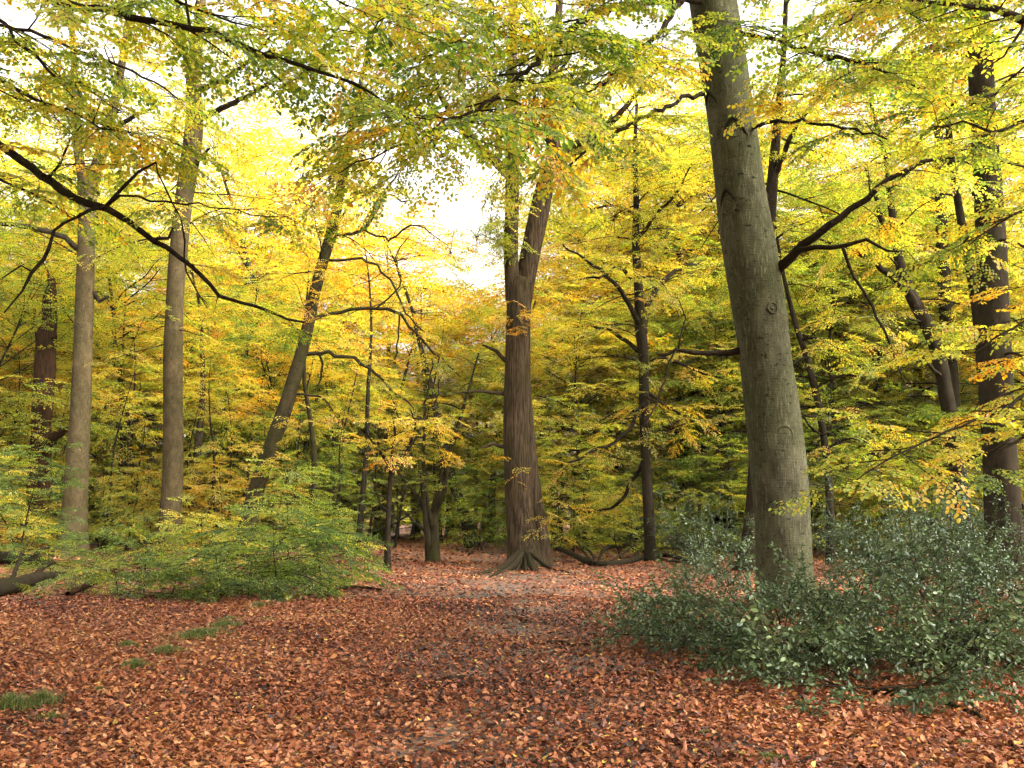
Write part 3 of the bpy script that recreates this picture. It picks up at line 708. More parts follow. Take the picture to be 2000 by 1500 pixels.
    for i, rows in enumerate(([(1562, 664, 6), (1590, 660, 5), (1620, 672, 4), (1660, 690, 2)], [(1600, 815, 6), (1578, 812, 5), (1555, 806, 3)], [(1606, 850, 5), (1580, 830, 4), (1560, 800, 3)], [(1575, 700, 6), (1555, 705, 4), (1540, 720, 3)], [(1612, 880, 5), (1650, 860, 4), (1700, 866, 2)], [(1590, 760, 5), (1640, 735, 4), (1700, 735, 2)])):
        t.limb([(a, b, w, Y - .4 * j) for j, (a, b, w) in enumerate(rows)], i, tint=.52, part=i < 3, **kw)
    t.auto(7, 3.2, 9, 2.2, (-10, 25), sec_gap=.5, sec_len=1.1, sp_gap=.4, sp_scale=.9, tint=.5)
    t.finish('young_beech_tree', 'thin dark bowed stem just right of the thick scarred beech')

    t = Tree(112, M_DARK, 'mid', tint=.45, sides=18); Y = 28
    t.stem_px([(1457, 1118, 46), (1467, 1040, 32), (1478, 900, 30), (1488, 700, 28), (1498, 500, 26), (1505, 400, 24), (1512, 310, 20), (1520, 220, 16), (1530, 110, 12), (1536, -20, 8)], Y, .25, amp=.04, flare=.5)
    kw = dict(sec_gap=.5, sec_len=1.5, sp_gap=.38, sp_scale=.95)
    t.limb([(1508, 360, 14, Y), (1530, 300, 11, Y - .3), (1560, 240, 8, Y - .7), (1600, 190, 4, Y - 1.2)], 1, **kw)
    t.auto(18, 9, 19, 4.6, (-5, 40), sec_gap=.55, sec_len=1.5, sp_gap=.4, sp_scale=1., tint=.42)
    t.finish('beech_tree', 'dark slim beech peeping out from behind the thick scarred beech')

    t = Tree(113, M_DARK, 'mid', tint=.55, sides=18); Y = 33
    t.stem_px([(1271, 1094, 30), (1267, 1000, 27), (1261, 900, 25), (1258, 800, 26), (1257, 700, 27), (1251, 640, 30), (1247, 560, 23), (1242, 480, 21), (1243, 400, 17), (1240, 300, 12), (1244, 200, 8)], Y, .22, k=.75, amp=.06, flare=.35)
    kw = dict(sec_gap=.42, sec_len=1.3, sp_gap=.36, sp_scale=.9)
    rowsets = ([(1258, 650, 14), (1264, 600, 12), (1285, 560, 10), (1320, 530, 8), (1370, 510, 4)], [(1250, 640, 12), (1232, 600, 10), (1205, 560, 8), (1160, 520, 6), (1100, 480, 3)],
               [(1247, 560, 9), (1210, 520, 8), (1180, 540, 6), (1130, 545, 3)], [(1252, 690, 9), (1215, 660, 8), (1180, 640, 6), (1120, 640, 3)], [(1243, 470, 8), (1280, 420, 7), (1320, 380, 5), (1350, 320, 3)],
               [(1258, 780, 7), (1220, 850, 6), (1160, 880, 5), (1110, 905, 3)], [(1262, 890, 8), (1235, 940, 7), (1205, 985, 6), (1150, 1000, 3)], [(1258, 720, 8), (1300, 700, 7), (1350, 720, 5), (1410, 740, 3)], [(1243, 420, 7), (1200, 400, 6), (1150, 410, 3)], [(1258, 760, 7), (1310, 800, 5), (1370, 820, 3)])
    for i, rows in enumerate(rowsets):
        t.limb([(a, b, w, Y - .45 * j * (1 if i % 3 else -1)) for j, (a, b, w) in enumerate(rows)], i, start=.2, tint=.52 + .03 * (i % 4), **kw)
    for (px, py, n) in ((1240, 330, 22), (1244, 420, 18), (1243, 500, 16), (1252, 590, 12), (1258, 700, 8), (1256, 800, 6), (1210, 300, 18), (1290, 350, 18), (1200, 430, 14), (1300, 470, 14)):
        for _ in range(n):
            c = W(px + t.r.normal(0, 26), py + t.r.normal(0, 24), Y - t.r.uniform(.3, 1.3)); a = t.r.uniform(0, 6.28)
            t.wood += tube(np.array([W(px, py - 6, Y), (W(px, py - 6, Y) + c) / 2 + [0, 0, .12], c]), np.array([.012, .008, .004]), 4); t.sp.append((c, np.array([math.cos(a), math.sin(a), t.r.normal(-.2, .2)]), UP + t.r.normal(0, .25, 3), t.r.uniform(.5, .95), .47 + t.r.normal(0, .07)))
    t.auto(24, 4, 17, 3.6, (-8, 30), sec_gap=.5, sec_len=1.3, sp_gap=.4, sp_scale=.95, tint=.53)
    t.finish('young_beech_tree', 'small spreading yellow beech with forked dark stem between the oak and the thick beech')
right_trunks()

def small_trees():
    t = Tree(121, M_DARK, 'low', tint=.64, sides=12); Y = 28.5
    t.stem_px([(756, 1110, 20), (759, 1000, 14), (764, 930, 14), (774, 905, 12), (795, 880, 9), (812, 855, 6), (828, 820, 3)], Y, .2, k=.75, amp=.05, flare=.3)
    kw = dict(sec_gap=.3, sec_len=.8, sp_gap=.3, sp_scale=.75)
    for i, rows in enumerate(([(766, 925, 8), (752, 895, 7), (735, 870, 5), (715, 840, 3)], [(764, 900, 6), (770, 860, 5), (768, 820, 3)], [(760, 1000, 4), (738, 970, 3), (728, 930, 2)], [(795, 880, 5), (810, 840, 4), (800, 800, 2)], [(760, 1030, 3), (800, 1005, 3), (830, 985, 2)])):
        t.limb([(a, b, w, Y - .5 * j) for j, (a, b, w) in enumerate(rows)], i, leafy=i not in (2, 4), start=.3, **kw)
    t.auto(8, 3., 5.4, 1.3, (-10, 30), **kw)
    t.finish('young_beech_tree', 'thin dark sapling with golden leafy top standing where the path ends')

    t = Tree(122, M_MOSS, 'mid', tint=.45, sides=12); Y = 34
    t.stem_px([(846, 1096, 40), (849, 1000, 24), (858, 960, 20), (872, 920, 15), (884, 870, 12), (898, 820, 10), (915, 760, 7), (935, 690, 4)], Y, .2, k=.68, amp=.08, flare=.3)
    st = ([(838, 1090, 14), (830, 1000, 10), (822, 930, 8), (800, 880, 6), (785, 830, 4), (760, 770, 2)], [(845, 1050, 10), (832, 960, 8), (828, 890, 7), (830, 800, 5), (845, 700, 2)], [(850, 1010, 9), (868, 960, 8), (878, 880, 6), (905, 800, 3)],
          [(835, 1045, 7), (800, 1010, 6), (760, 975, 4), (725, 960, 2)], [(852, 1000, 8), (862, 900, 6), (850, 820, 4), (858, 740, 2)], [(840, 1040, 8), (815, 970, 6), (775, 920, 4), (730, 880, 2)])
    kw = dict(sec_gap=.45, sec_len=1.1, sp_gap=.36, sp_scale=.85)
    for i, rows in enumerate(st):
        t.limb([(a, b, w, Y - .3 * j) for j, (a, b, w) in enumerate(rows)], i, start=.35, tint=.38 + .06 * (i % 3), **kw)
    t.auto(8, 3.5, 7.2, 1.8, (0, 40), sec_gap=.45, sec_len=1., sp_gap=.36, sp_scale=.85)
    t.finish('hornbeam_tree', 'many stemmed mossy bushy tree between the sapling and the forked oak')
small_trees()

# ------------------------------------------------------------------ trees standing just outside the picture whose limbs reach in
def overhanging():
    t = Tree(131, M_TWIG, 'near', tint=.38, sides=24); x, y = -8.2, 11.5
    A = np.array([[x, y, -.2, .42], [x + .05, y, 1.5, .34], [x, y + .1, 4, .31], [x + .1, y, 7, .27], [x, y, 10, .22], [x - .1, y + .1, 14, .14], [x, y, 17, .05]])
    Q = smooth(A, .3); t.stem(Q[:, :3], Q[:, 3]); t.base = np.array([x, y, float(gz(x, y))])
    kw = dict(sec_gap=.29, sec_len=1.25, sp_gap=.28, sp_scale=.8, sides=8, sd=.13)
    def root(h): return (-8.1, 11.5, h)
    def L(i, h, rows, **k):
        A = np.array(([[*root(h), .07]] if h else []) + [[*W(a, b, d), RW(w, d)] for a, b, w, d in rows]); Q = smooth(A, .2)
        Q[1:, :3] += np.random.default_rng(i).normal(0, .012, (len(Q) - 1, 3))
        P, R = Q[:, :3], Q[:, 3]
        t.parts.append(('branch', tube(P, R * .88, 9, 0, lumps(i, .07))))
        if k.pop('leafy', True):
            q = dict(kw); q.update(k); q.setdefault('tint', t.tint); grow(t.r, P, R, t.wood, t.sp, tube_it=False, **q)
    L(1, 7.2, [(-90, 222, 20, 11.1), (0, 283, 19, 11), (60, 326, 19, 10.8), (120, 371, 19, 10.6), (170, 395, 18, 10.5), (207, 403, 17, 10.4), (250, 431, 14, 10.4), (300, 469, 13, 10.5), (350, 500, 11, 10.6), (390, 536, 10, 10.8), (428, 573, 9, 11), (470, 588, 8, 11.2), (530, 612, 7, 11.5), (590, 628, 5, 11.8)], start=.74, tint=.46, sec_gap=.4, sec_len=.5, sp_scale=.5)
    L(2, 0, [(207, 403, 9, 10.4), (240, 366, 8, 10.3), (275, 336, 7, 10.2), (305, 317, 4, 10.1)], leafy=False)
    L(3, 0, [(207, 402, 8, 10.4), (175, 412, 8, 10.3), (150, 425, 7, 10.2), (125, 436, 6, 10.15)], leafy=False)
    L(4, 0, [(210, 402, 6, 10.4), (235, 386, 6, 10.3), (270, 384, 5, 10.2), (320, 396, 5, 10.1), (360, 396, 4, 10), (410, 404, 3, 9.9), (460, 410, 3, 9.8), (560, 425, 2, 9.8)], start=.35, tint=.34, sec_gap=.25, sec_len=.45, sp_scale=.45, hang=.2)
    L(5, 0, [(305, 317, 4, 10.1), (318, 360, 4, 10), (338, 398, 4, 10), (350, 425, 4, 10), (362, 470, 4, 10), (366, 530, 4, 10.1), (385, 570, 3, 10.2), (404, 598, 2, 10.2)], leafy=False)
    L(6, 0, [(303, 467, 7, 10.5), (325, 460, 6, 10.4), (340, 440, 5, 10.4)], leafy=False)
    L(7, 8.6, [(60, -25, 20, 9.6), (110, 2, 19, 9.4), (200, 18, 18, 9.2), (280, 38, 16, 9), (370, 54, 14, 8.8), (445, 72, 13, 8.7), (520, 105, 11, 8.6), (590, 130, 10, 8.5), (650, 150, 8, 8.4), (695, 162, 7, 8.3), (760, 205, 4, 8.2), (830, 235, 3, 8.1)], start=.28, tint=.36, sec_gap=.34, sec_len=1.1, sp_scale=.75, hang=.04)
    L(8, 0, [(371, 54, 7, 8.8), (373, 30, 7, 8.8), (366, 5, 6, 8.8), (360, -20, 5, 8.9)], leafy=False)
    L(9, 8, [(-25, 25, 9, 10.4), (30, 80, 8, 10.2), (60, 100, 8, 10.1), (98, 138, 7, 10), (124, 163, 7, 9.9), (152, 160, 5, 9.8), (190, 188, 4, 9.7), (240, 215, 2, 9.6)], start=.45, tint=.42)
    L(10, 0, [(-15, 262, 8, 11), (30, 302, 7, 10.8), (70, 332, 7, 10.7), (98, 342, 7, 10.6), (116, 320, 6, 10.5), (140, 275, 5, 10.4), (162, 244, 3, 10.3)], start=.2, tint=.42)
    L(11, 0, [(128, 434, 6, 10.15), (104, 452, 7, 10.05), (97, 484, 8, 10), (84, 508, 9, 10), (64, 532, 8, 10), (42, 568, 5, 10), (6, 610, 3, 10)], leafy=False)
    L(12, 0, [(62, 530, 5, 10), (40, 520, 4, 9.9), (0, 540, 3, 9.8)], leafy=False)
    L(13, 7., [(-30, 150, 8, 11), (60, 190, 7, 10.6), (130, 215, 5, 10.3), (200, 250, 4, 10), (280, 262, 3, 9.8)], start=.35, tint=.38, sec_len=1.2)
    L(14, 9.2, [(-60, -140, 14, 11), (60, -120, 12, 10.6), (180, -70, 10, 10.2), (300, -20, 8, 9.9), (420, 30, 5, 9.6), (520, 60, 3, 9.4)], start=.3, tint=.38, sec_len=1.4)
    L(15, 8., [(-60, 40, 9, 12.5), (60, 60, 8, 12.5), (180, 110, 7, 12.4), (280, 150, 5, 12.3), (360, 200, 3, 12.2)], start=.35, tint=.44, sec_len=1.3)
    L(16, 0, [(205, 180, 3, 9.7), (190, 220, 3, 9.7), (178, 235, 3, 9.7)], leafy=False)
    L(17, 5.6, [(-40, 340, 8, 12), (40, 370, 6, 12), (110, 400, 5, 12), (160, 440, 3, 12)], start=.4, tint=.42, sec_len=.9)
    # upper limbs over the left, seen as loose leaf against the sky
    L(18, 9.6, [(80, -260, 14, 9.5), (260, -190, 12, 8.8), (420, -120, 9, 8.4), (560, -50, 7, 8.2), (680, 10, 4, 8)], start=.3, tint=.36, sec_len=1.4, hang=.1)
    t.auto(6, 8, 16, 4, (0, 40), az=(1.6, 4.7), sec_gap=.8, sec_len=1.6, sp_gap=.5, sp_scale=1.1)
    t.finish('beech_tree', 'overhanging beech at the left edge whose dark crooked boughs cross the upper left')

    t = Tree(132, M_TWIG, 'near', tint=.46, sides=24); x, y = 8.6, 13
    A = np.array([[x, y, -.2, .40], [x, y, 1.5, .32], [x, y + .1, 4, .29], [x + .1, y, 7, .25], [x, y, 10, .2], [x - .1, y, 14, .12], [x, y, 17, .04]])
    Q = smooth(A, .3); t.stem(Q[:, :3], Q[:, 3]); t.base = np.array([x, y, float(gz(x, y))])
    def root(h): return (8.5, 13., h)
    L(31, 6.8, [(2070, 78, 24, 11.5), (2000, 42, 22, 11.2), (1960, 22, 19, 11), (1915, 13, 14, 10.8), (1860, 8, 11, 10.6), (1800, 0, 8, 10.4), (1740, -6, 6, 10.2), (1660, 6, 3, 10)], start=.3, tint=.42, sec_gap=.36, sec_len=1.3, sp_scale=.8)
    L(32, 2.6, [(2120, 660, 9, 12), (2040, 740, 8, 11.4), (1960, 800, 7, 10.9), (1880, 828, 6, 10.5), (1800, 866, 5, 10.2), (1720, 905, 4, 10), (1660, 945, 2, 9.8)], start=.25, tint=.52, sec_gap=.24, sec_len=.9, sp_scale=.66, sp_gap=.26, hang=.0, droop=.04)
    L(33, 2.3, [(2120, 760, 8, 12), (2050, 820, 7, 11.4), (1970, 870, 6, 11), (1890, 900, 5, 10.7), (1820, 935, 3, 10.5)], start=.2, tint=.40, sec_gap=.24, sec_len=.8, sp_scale=.66, sp_gap=.26, hang=.0, droop=.04)
    L(34, 3.6, [(2100, 560, 8, 12.2), (2020, 620, 7, 12), (1960, 650, 5, 11.8), (1900, 690, 3, 11.6)], start=.45, tint=.5, sec_len=.8)
    L(35, 5.2, [(2100, 200, 12, 12), (2010, 235, 10, 11.6), (1940, 255, 7, 11.3), (1880, 240, 5, 11), (1820, 250, 3, 10.8)], start=.3, tint=.40, sec_gap=.34, sec_len=1.1, sp_scale=.7)
    L(36, 4.5, [(2100, 350, 10, 12), (2030, 400, 8, 11.8), (1960, 430, 6, 11.6), (1890, 480, 3, 11.4)], start=.4, tint=.44, sec_len=.9)
    L(37, 7.5, [(2080, -120, 18, 12), (1980, -110, 14, 11.6), (1860, -60, 10, 11.2), (1740, -10, 7, 10.8), (1640, 50, 4, 10.5)], start=.25, tint=.40, sec_gap=.36, sec_len=1.5, sp_scale=.85)
    L(38, 0, [(2000, 42, 9, 11.2), (1985, 75, 7, 11), (1960, 110, 5, 10.9), (1930, 130, 3, 10.8)], start=.2, tint=.42, sec_len=.8, sec_gap=.3)
    t.auto(6, 8, 16, 4, (0, 40), az=(-1.5, 1.6), sec_gap=.8, sec_len=1.6, sp_gap=.5, sp_scale=1.1)
    t.finish('beech_tree', 'overhanging beech at the right edge with dark bough on top and drooping yellow sprays below')
overhanging()

# ------------------------------------------------------------------ the thicket on the left
def sapling(seed, H, L, tint, tset='low', bark=None, n=None, lo=.12):
    t = Tree(seed, bark or M_TWIG, tset, tint=tint, sides=7); r = t.r
    q = free_limb(r, [0, 0, -.05], r.uniform(0, 6.28), RAD(82), H, 0., 8, .06)
    t.stem(q, np.linspace(.008 + .006 * H, .004, len(q)), .05, .2)
    t.base = np.zeros(3)
    t.auto(n or int(5 + H * 4), H * lo, H * .97, L, (-5, 28), taper=.45, rad=.15, droop=.35, sec_gap=.26, sec_len=L * .5, sp_gap=.26, sp_scale=min(.75, L * .6), tint=tint)
    return t
NAMED = {}
def saplings():
    rows = [(232, 1166, 1.0, 1.0, .30, 'low green sapling at the front of the thicket beside the fallen logs'), (335, 1170, 1.3, 1.1, .26, 'green sapling below the right hand pale trunk at the thicket front'),
            (432, 1170, 1.5, 1.2, .27, 'dense green sapling at the thicket front, left of the one facing the path'), (540, 1164, 2.2, 1.5, .26, 'broad bright green sapling in the middle of the thicket front'),
            (628, 1152, 2.3, 1.6, .27, 'bright green sapling whose flat sprays reach out over the path'), (485, 1132, 2.5, 1.3, .36, 'yellow green sapling at the foot of the crooked leaning oak'),
            (392, 1118, 2.6, 1.3, .50, 'yellow sapling just right of the right hand pale trunk'), (285, 1122, 2.2, 1.3, .34, 'green sapling between the two pale trunks'),
            (195, 1120, 1.7, 1.2, .30, 'green sapling hiding the foot of the left hand pale trunk'), (100, 1128, 1.2, 1.0, .38, 'small yellow green sapling in front of the broken snag'),
            (565, 1108, 3.0, 1.5, .42, 'taller sapling with golden patches behind the bright green thicket'), (440, 1079, 3.9, 1.6, .60, 'tall golden sapling between the pale trunk and the leaning oak'),
            (300, 1076, 3.9, 1.5, .60, 'tall airy golden sapling behind the left side of the right hand pale trunk'), (418, 1077, 3.6, 1.5, .62, 'airy golden sapling standing behind the right hand pale trunk foot'), (530, 1080, 3.8, 1.5, .57, 'tall airy yellow sapling under the right side of the leaning oak'), (205, 1077, 3.4, 1.4, .50, 'airy yellow green sapling behind the right of the left hand pale trunk'), (20, 1085, 2.6, 1.3, .72, 'rust orange sapling at the far left edge above the logs'), (250, 1080, 3.2, 1.5, .46, 'tall yellowing sapling behind the gap of the pale trunks'),
            (640, 1098, 2.6, 1.4, .33, 'green sapling at the back right of the thicket by the dark thin stem'), (690, 1138, 1.0, 1.0, .26, 'low green sapling at the right tip of the thicket'),
            (35, 1105, 3.4, 1.6, .20, 'dark green sapling in front of the snag foot'), (585, 1150, 1.2, 1.1, .30, 'low leafy sapling at the front between the two bright green ones'), (485, 1168, 1.1, 1.0, .24, 'low deep green sapling under the leaning oak'), (280, 1160, 1.2, 1.0, .34, 'low sapling with yellow tips left of the pale trunk foot'), (150, 1156, .8, .9, .36, 'smallest sapling sprouting behind the front log')]
    for i, (px, py, H, L, tn, lab) in enumerate(rows):
        H *= .66 if H < 2.7 else 1.05; L *= .92 if px < 600 else .78
        t = sapling(200 + i, H, L, tn - (.12 if tn < .45 else .03), n=int(9 + H * 6) if H < 2.4 else int(6 + H * 4), lo=.08); p = G(px, py)
        t.finish('beech_sapling', lab, 'sapling', 'saplings of the left thicket').location = tuple(p)
saplings()

# ------------------------------------------------------------------ holly
def holly(seed, px, py, stems, label, tint=.45, sp=.74, gap=.24, slen=.42):
    """stems: (azimuth deg, elevation deg, length)"""
    t = Tree(seed, M_TWIG, 'holly', M_HOLLY, tint, 7); r = t.r; t.base = np.zeros(3)
    for i, (az, el, Ln) in enumerate(stems):
        q = free_limb(r, [r.normal(0, .07), r.normal(0, .07), -.04], RAD(az), RAD(el), Ln, .25, wob=.10, n=max(5, int(Ln / .25)))
        q[:, 2] = np.maximum(q[:, 2], .06 + .02 * np.arange(len(q)))
        q[0, 2] = -.04
        Rr = np.linspace(.007 + .007 * Ln, .004, len(q))
        t.parts.append(('stem', tube(q, Rr, 6)))
        grow(r, q, Rr, t.wood, t.sp, sec_gap=gap, sec_len=slen, start=.22, sp_gap=.2, sp_scale=sp, tint=tint, sd=.10, droop=.1, rise=.2, tube_it=False)
    e = t.finish('holly_bush', label, 'holly bush', 'holly bushes around the thick beech'); e.location = tuple(G(px, py)); return e
def fan(n, a0, a1, el, Ln, seed):
    r = np.random.default_rng(seed)
    return [(a0 + (a1 - a0) * (k + r.random()) / n, r.uniform(*el), Ln * r.uniform(.6, 1.15)) for k in range(n)]
holly(301, 1440, 1262, fan(10, 60, 250, (8, 30), 1.5, 1), 'low straggling holly reaching left over the leaf litter', .5, .7)
holly(302, 1545, 1308, fan(11, 140, 350, (15, 50), 1.05, 2), 'holly in front of the thick beech foot', .48)
holly(313, 1560, 1290, fan(11, 120, 400, (25, 65), .95, 13), 'low holly sprigs directly before the thick beech trunk', .5)
holly(303, 1690, 1352, fan(10, 0, 350, (6, 36), 1.0, 3), 'nearest low holly hugging the ground in front', .55, .74)
holly(304, 1770, 1292, fan(11, -95, 125, (10, 42), 1.3, 4), 'bushy holly in the middle of the right hand mass', .46)
holly(305, 1935, 1300, fan(13, 0, 360, (10, 45), 1.4, 5), 'holly at the right border of the picture in front of the dark trunk', .5)
holly(306, 1660, 1212, fan(9, -60, 85, (18, 60), 1.3, 6), 'upright holly just right of the thick beech foot', .42)
holly(307, 1830, 1190, fan(13, 0, 360, (20, 65), 1.7, 7), 'tall holly behind the bushy middle one', .40)
holly(308, 1965, 1175, fan(13, 0, 360, (20, 70), 1.9, 8), 'tall dark holly in front of the dark right edge trunk', .38)
holly(309, 1425, 1148, fan(8, 60, 300, (25, 65), 1.15, 9), 'upright holly left of the thick beech against the leaf litter', .46)
holly(310, 1265, 1082, fan(9, 0, 360, (50, 84), 2.6, 10), 'young grey green holly at the foot of the small yellow beech', .5, .6)
holly(311, 1700, 1118, fan(14, 0, 360, (30, 80), 2.2, 11), 'far holly below the thin bowed stem', .38)
holly(312, 1380, 1098, fan(10, 0, 360, (35, 80), 2.0, 12), 'farther holly behind the fallen bough end', .42)
holly(314, 1880, 1110, fan(13, 0, 360, (35, 80), 2.6, 14), 'farthest tall holly between the bending beech and dark trunk', .36)

# ------------------------------------------------------------------ dead wood and tufts
def lying(name, label, cat, rows, bark, seed, branches=(), group=None, lift=.5, sides=14, amp=.10):
    t = Tree(seed, bark, sides=sides); r = t.r
    def path(rows):
        A = []
        for px, py, w, h in rows:
            g = G(px, py); A.append([g[0], g[1], g[2] + h, RW(w, g[1])])
        A = np.array(A); A[:, 2] += A[:, 3] * lift; Q = smooth(A, .12); Q[:, :3] += r.normal(0, .008, (len(Q), 3)); return Q
    Q = path(rows); t.base = np.array([Q[0, 0], Q[0, 1], float(gz(Q[0, 0], Q[0, 1]))])
    e = thing(name, label, cat, t.base, group)
    if branches:
        build('trunk' if 'log' in name else 'main_bough', tube(Q[:, :3], Q[:, 3], sides, 0, lumps(seed, amp)), [bark], e, t.base)
        for i, b in enumerate(branches):
            q = path(b); build('side_branch', tube(q[:, :3], q[:, 3], 7, 0, lumps(seed + i, .1)), [bark], e, t.base)
    else:
        V = tube(Q[:, :3], Q[:, 3], sides, 0, lumps(seed, amp)); bpy.data.objects.remove(e)
        o = build(name, V, [bark], None, t.base); o.location = tuple(t.base); tag(o, label, cat, group)
lying('fallen_bough', 'long curved dead bough lying across the clearing right of the oak', 'fallen branch', [(1072, 1084, 6, .35), (1110, 1092, 9, .22), (1150, 1103, 12, .05), (1185, 1106, 12, .02), (1230, 1102, 10, .08), (1270, 1094, 8, .18), (1310, 1094, 7, .12), (1380, 1106, 7, .0)], M_DARK, 401,
      [[(1168, 1106, 6, .1), (1178, 1094, 6, .3), (1200, 1086, 6, .35), (1240, 1088, 6, .3), (1290, 1096, 7, .08), (1340, 1104, 9, .0), (1372, 1104, 9, 0)], [(1235, 1102, 6, .1), (1252, 1085, 6, .35), (1262, 1060, 4, .35)], [(1165, 1106, 5, .1), (1150, 1090, 4, .3), (1120, 1080, 3, .5)], [(1160, 1106, 5, .1), (1140, 1096, 4, .35), (1128, 1088, 3, .6)], [(1190, 1106, 4, .1), (1215, 1100, 3, .3), (1240, 1096, 2, .55)]])
lying('fallen_log', 'thick dark rotting log at the left edge in front of the thicket', 'log', [(-60, 1168, 36, .02), (0, 1162, 34, .03), (34, 1157, 30, .05), (70, 1150, 22, .1), (96, 1147, 15, .14), (118, 1143, 8, .2), (128, 1141, 3, .22)], M_DARK, 402, [[(60, 1153, 12, .15), (84, 1136, 9, .3), (104, 1128, 5, .38)], [(20, 1160, 9, .25), (36, 1140, 6, .5), (40, 1128, 3, .6)]], lift=.8, amp=.2)
lying('fallen_log', 'mossy log lying farther back at the left edge', 'log', [(-50, 1104, 26, .05), (20, 1104, 25, .08), (70, 1108, 20, .1), (100, 1110, 12, .1)], M_DARK, 403, [[(60, 1108, 10, .2), (80, 1096, 8, .3), (95, 1090, 5, .35)]], lift=.8)
lying('fallen_branch', 'dark slanting dead branch end under the left saplings', 'fallen branch', [(132, 1166, 10, .03), (150, 1161, 13, .06), (175, 1154, 12, .12), (205, 1142, 10, .22), (232, 1132, 7, .32), (250, 1124, 3, .4)], M_RUST, 404)
SK = 'sticks lying on the leaf litter'
for i, (rows, lab) in enumerate((
    ([(632, 1166, 5), (665, 1154, 6), (700, 1151, 6), (745, 1153, 4)], 'thin dark stick lying beside the right tip of the thicket'),
    ([(870, 1340, 8), (905, 1334, 9), (945, 1330, 4)], 'short pale stick lying alone in the middle of the litter'),
    ([(1030, 1256, 5), (1080, 1250, 7), (1130, 1254, 6), (1175, 1250, 3)], 'long thin stick on the litter left of the straggling holly'),
    ([(1060, 1362, 6), (1110, 1368, 8), (1160, 1363, 7), (1215, 1366, 3)], 'dark stick lying between the bare soil and the front holly'),
    ([(1840, 1368, 9), (1880, 1380, 13), (1920, 1400, 9), (1945, 1408, 4)], 'dark crumbly stick in the litter below the right border holly'),
    ([(1090, 1458, 8), (1140, 1472, 9), (1180, 1468, 4)], 'stick at the very front of the litter near the picture bottom'))):
    lying('stick', lab, 'stick', [(a, b, w, 0) for a, b, w in rows], M_DARK, 410 + i, group=SK, sides=7, lift=1.1)

def tuft(seed, px, py, rx, ry, n, h, label, tint=.5, name='grass_tuft', cat='grass tuft', group='grass tufts in the leaf litter'):
    r = np.random.default_rng(seed); b = G(px, py); n = int(n * .6)
    a = r.uniform(0, 6.283, n); q = np.minimum(np.abs(r.normal(0, .52, n)), 1.6) * (1 + .35 * np.sin(a * 3 + seed) + .2 * np.sin(a * 5 + seed * 2))
    P = np.stack([q * np.cos(a) * rx, q * np.sin(a) * ry, np.zeros(n)], -1)
    P[:, 2] = gz(P[:, 0] + b[0], P[:, 1] + b[1]) - b[2]
    lean = np.stack([np.cos(a) * q, np.sin(a) * q, np.zeros(n)], -1) * r.uniform(.2, 1., (n, 1)) + r.normal(0, .35, (n, 3)) * [1, 1, 0]
    H = h * r.uniform(.45, 1.1, n)[:, None] * np.clip(1.15 - .55 * q[:, None], .35, 2); sd = unit(np.cross(lean + r.normal(0, .2, (n, 3)), UP)) * r.uniform(.0022, .004, (n, 1))
    m = P + lean * H * .35 + UP * H * .6; t = P + lean * H * .95 + UP * H * .85
    V = np.stack([P - sd, P + sd, m + sd * .8, m - sd * .8, t], 1).reshape(-1, 3); k = np.arange(n)[:, None] * 5
    tt = np.clip(r.normal(tint, .16, n), .02, .98)
    o = build(name, [(V, k + np.array([[0, 1, 2, 3]]), 0, tt), (V, k + np.array([[3, 2, 4]]), 0, tt)], [M_GRASS])
    o.location = tuple(b); tag(o, label, cat, group)
for i, (px, py, rx, ry, n, h, lab) in enumerate((
    (390, 1250, .45, .55, 2600, .13, 'largest patch of green grass in the litter at left'), (440, 1232, .35, .5, 1700, .12, 'grass patch touching the right of the largest one'),
    (328, 1277, .26, .25, 1100, .12, 'grass tuft just in front of the largest patch'), (248, 1264, .20, .18, 700, .10, 'small grass tuft alone left of the largest patch'),
    (263, 1308, .20, .16, 900, .12, 'bright round grass tuft alone in the open litter'), (22, 1378, .28, .20, 1200, .16, 'grass tuft at the left picture border'),
    (82, 1372, .17, .14, 800, .17, 'upright grass tuft beside the one on the left border'), (98, 1396, .20, .08, 450, .08, 'sparse low grass in front of the upright tuft'),
    (450, 1212, .35, .4, 900, .09, 'thin grass patch behind the two joined patches'), (505, 1184, .40, .5, 1100, .09, 'thin grass at the edge of the thicket'),
    (655, 1198, .25, .35, 500, .07, 'faint dark grass smear on the path edge'), (520, 1210, .18, .2, 350, .08, 'tiny grass tuft right of the thin patch'), (195, 1350, .10, .08, 220, .07, 'tiniest grass tuft, in the middle of the left litter'))):
    tuft(500 + i, px, py, rx, ry, n, h, lab)
for i, (px, py, rx, lab) in enumerate(((1382, 1442, .10, 'small green moss cushion in the litter in front of the holly'), (1886, 1455, .10, 'bright green moss cushion near the bottom right corner'), (1500, 1488, .22, 'flat grey green moss at the bottom picture border'))):
    tuft(540 + i, px, py, rx, rx * .7, 1500, .045, lab, .55, 'moss_cushion', 'moss', 'moss cushions in the litter')

# ------------------------------------------------------------------ the wood behind: kinds built once, then copied
def template(seed, H, r0, lo, n, L, tset, tint, bark, leaf, name, label, cat='tree', group=None, **kw):
    t = Tree(seed, bark, tset, leaf, tint, 10); r = t.r
    q = free_limb(r, [0, 0, -.1], r.uniform(0, 6.28), RAD(86), H * .9, 0., 12, .075)
    t.stem(q, r0 * (1 - .9 * np.linspace(0, 1, len(q)) ** 1.1), .05, .4); t.base = np.zeros(3)
    t.auto(n, lo, H * .89, L, **{**dict(el=(-8, 32), steep=28, prof=lambda u: .62 + .5 * math.sin(3.14 * min(1, .1 + u * .85))), **kw})
    return t.finish(name, label, cat, group)

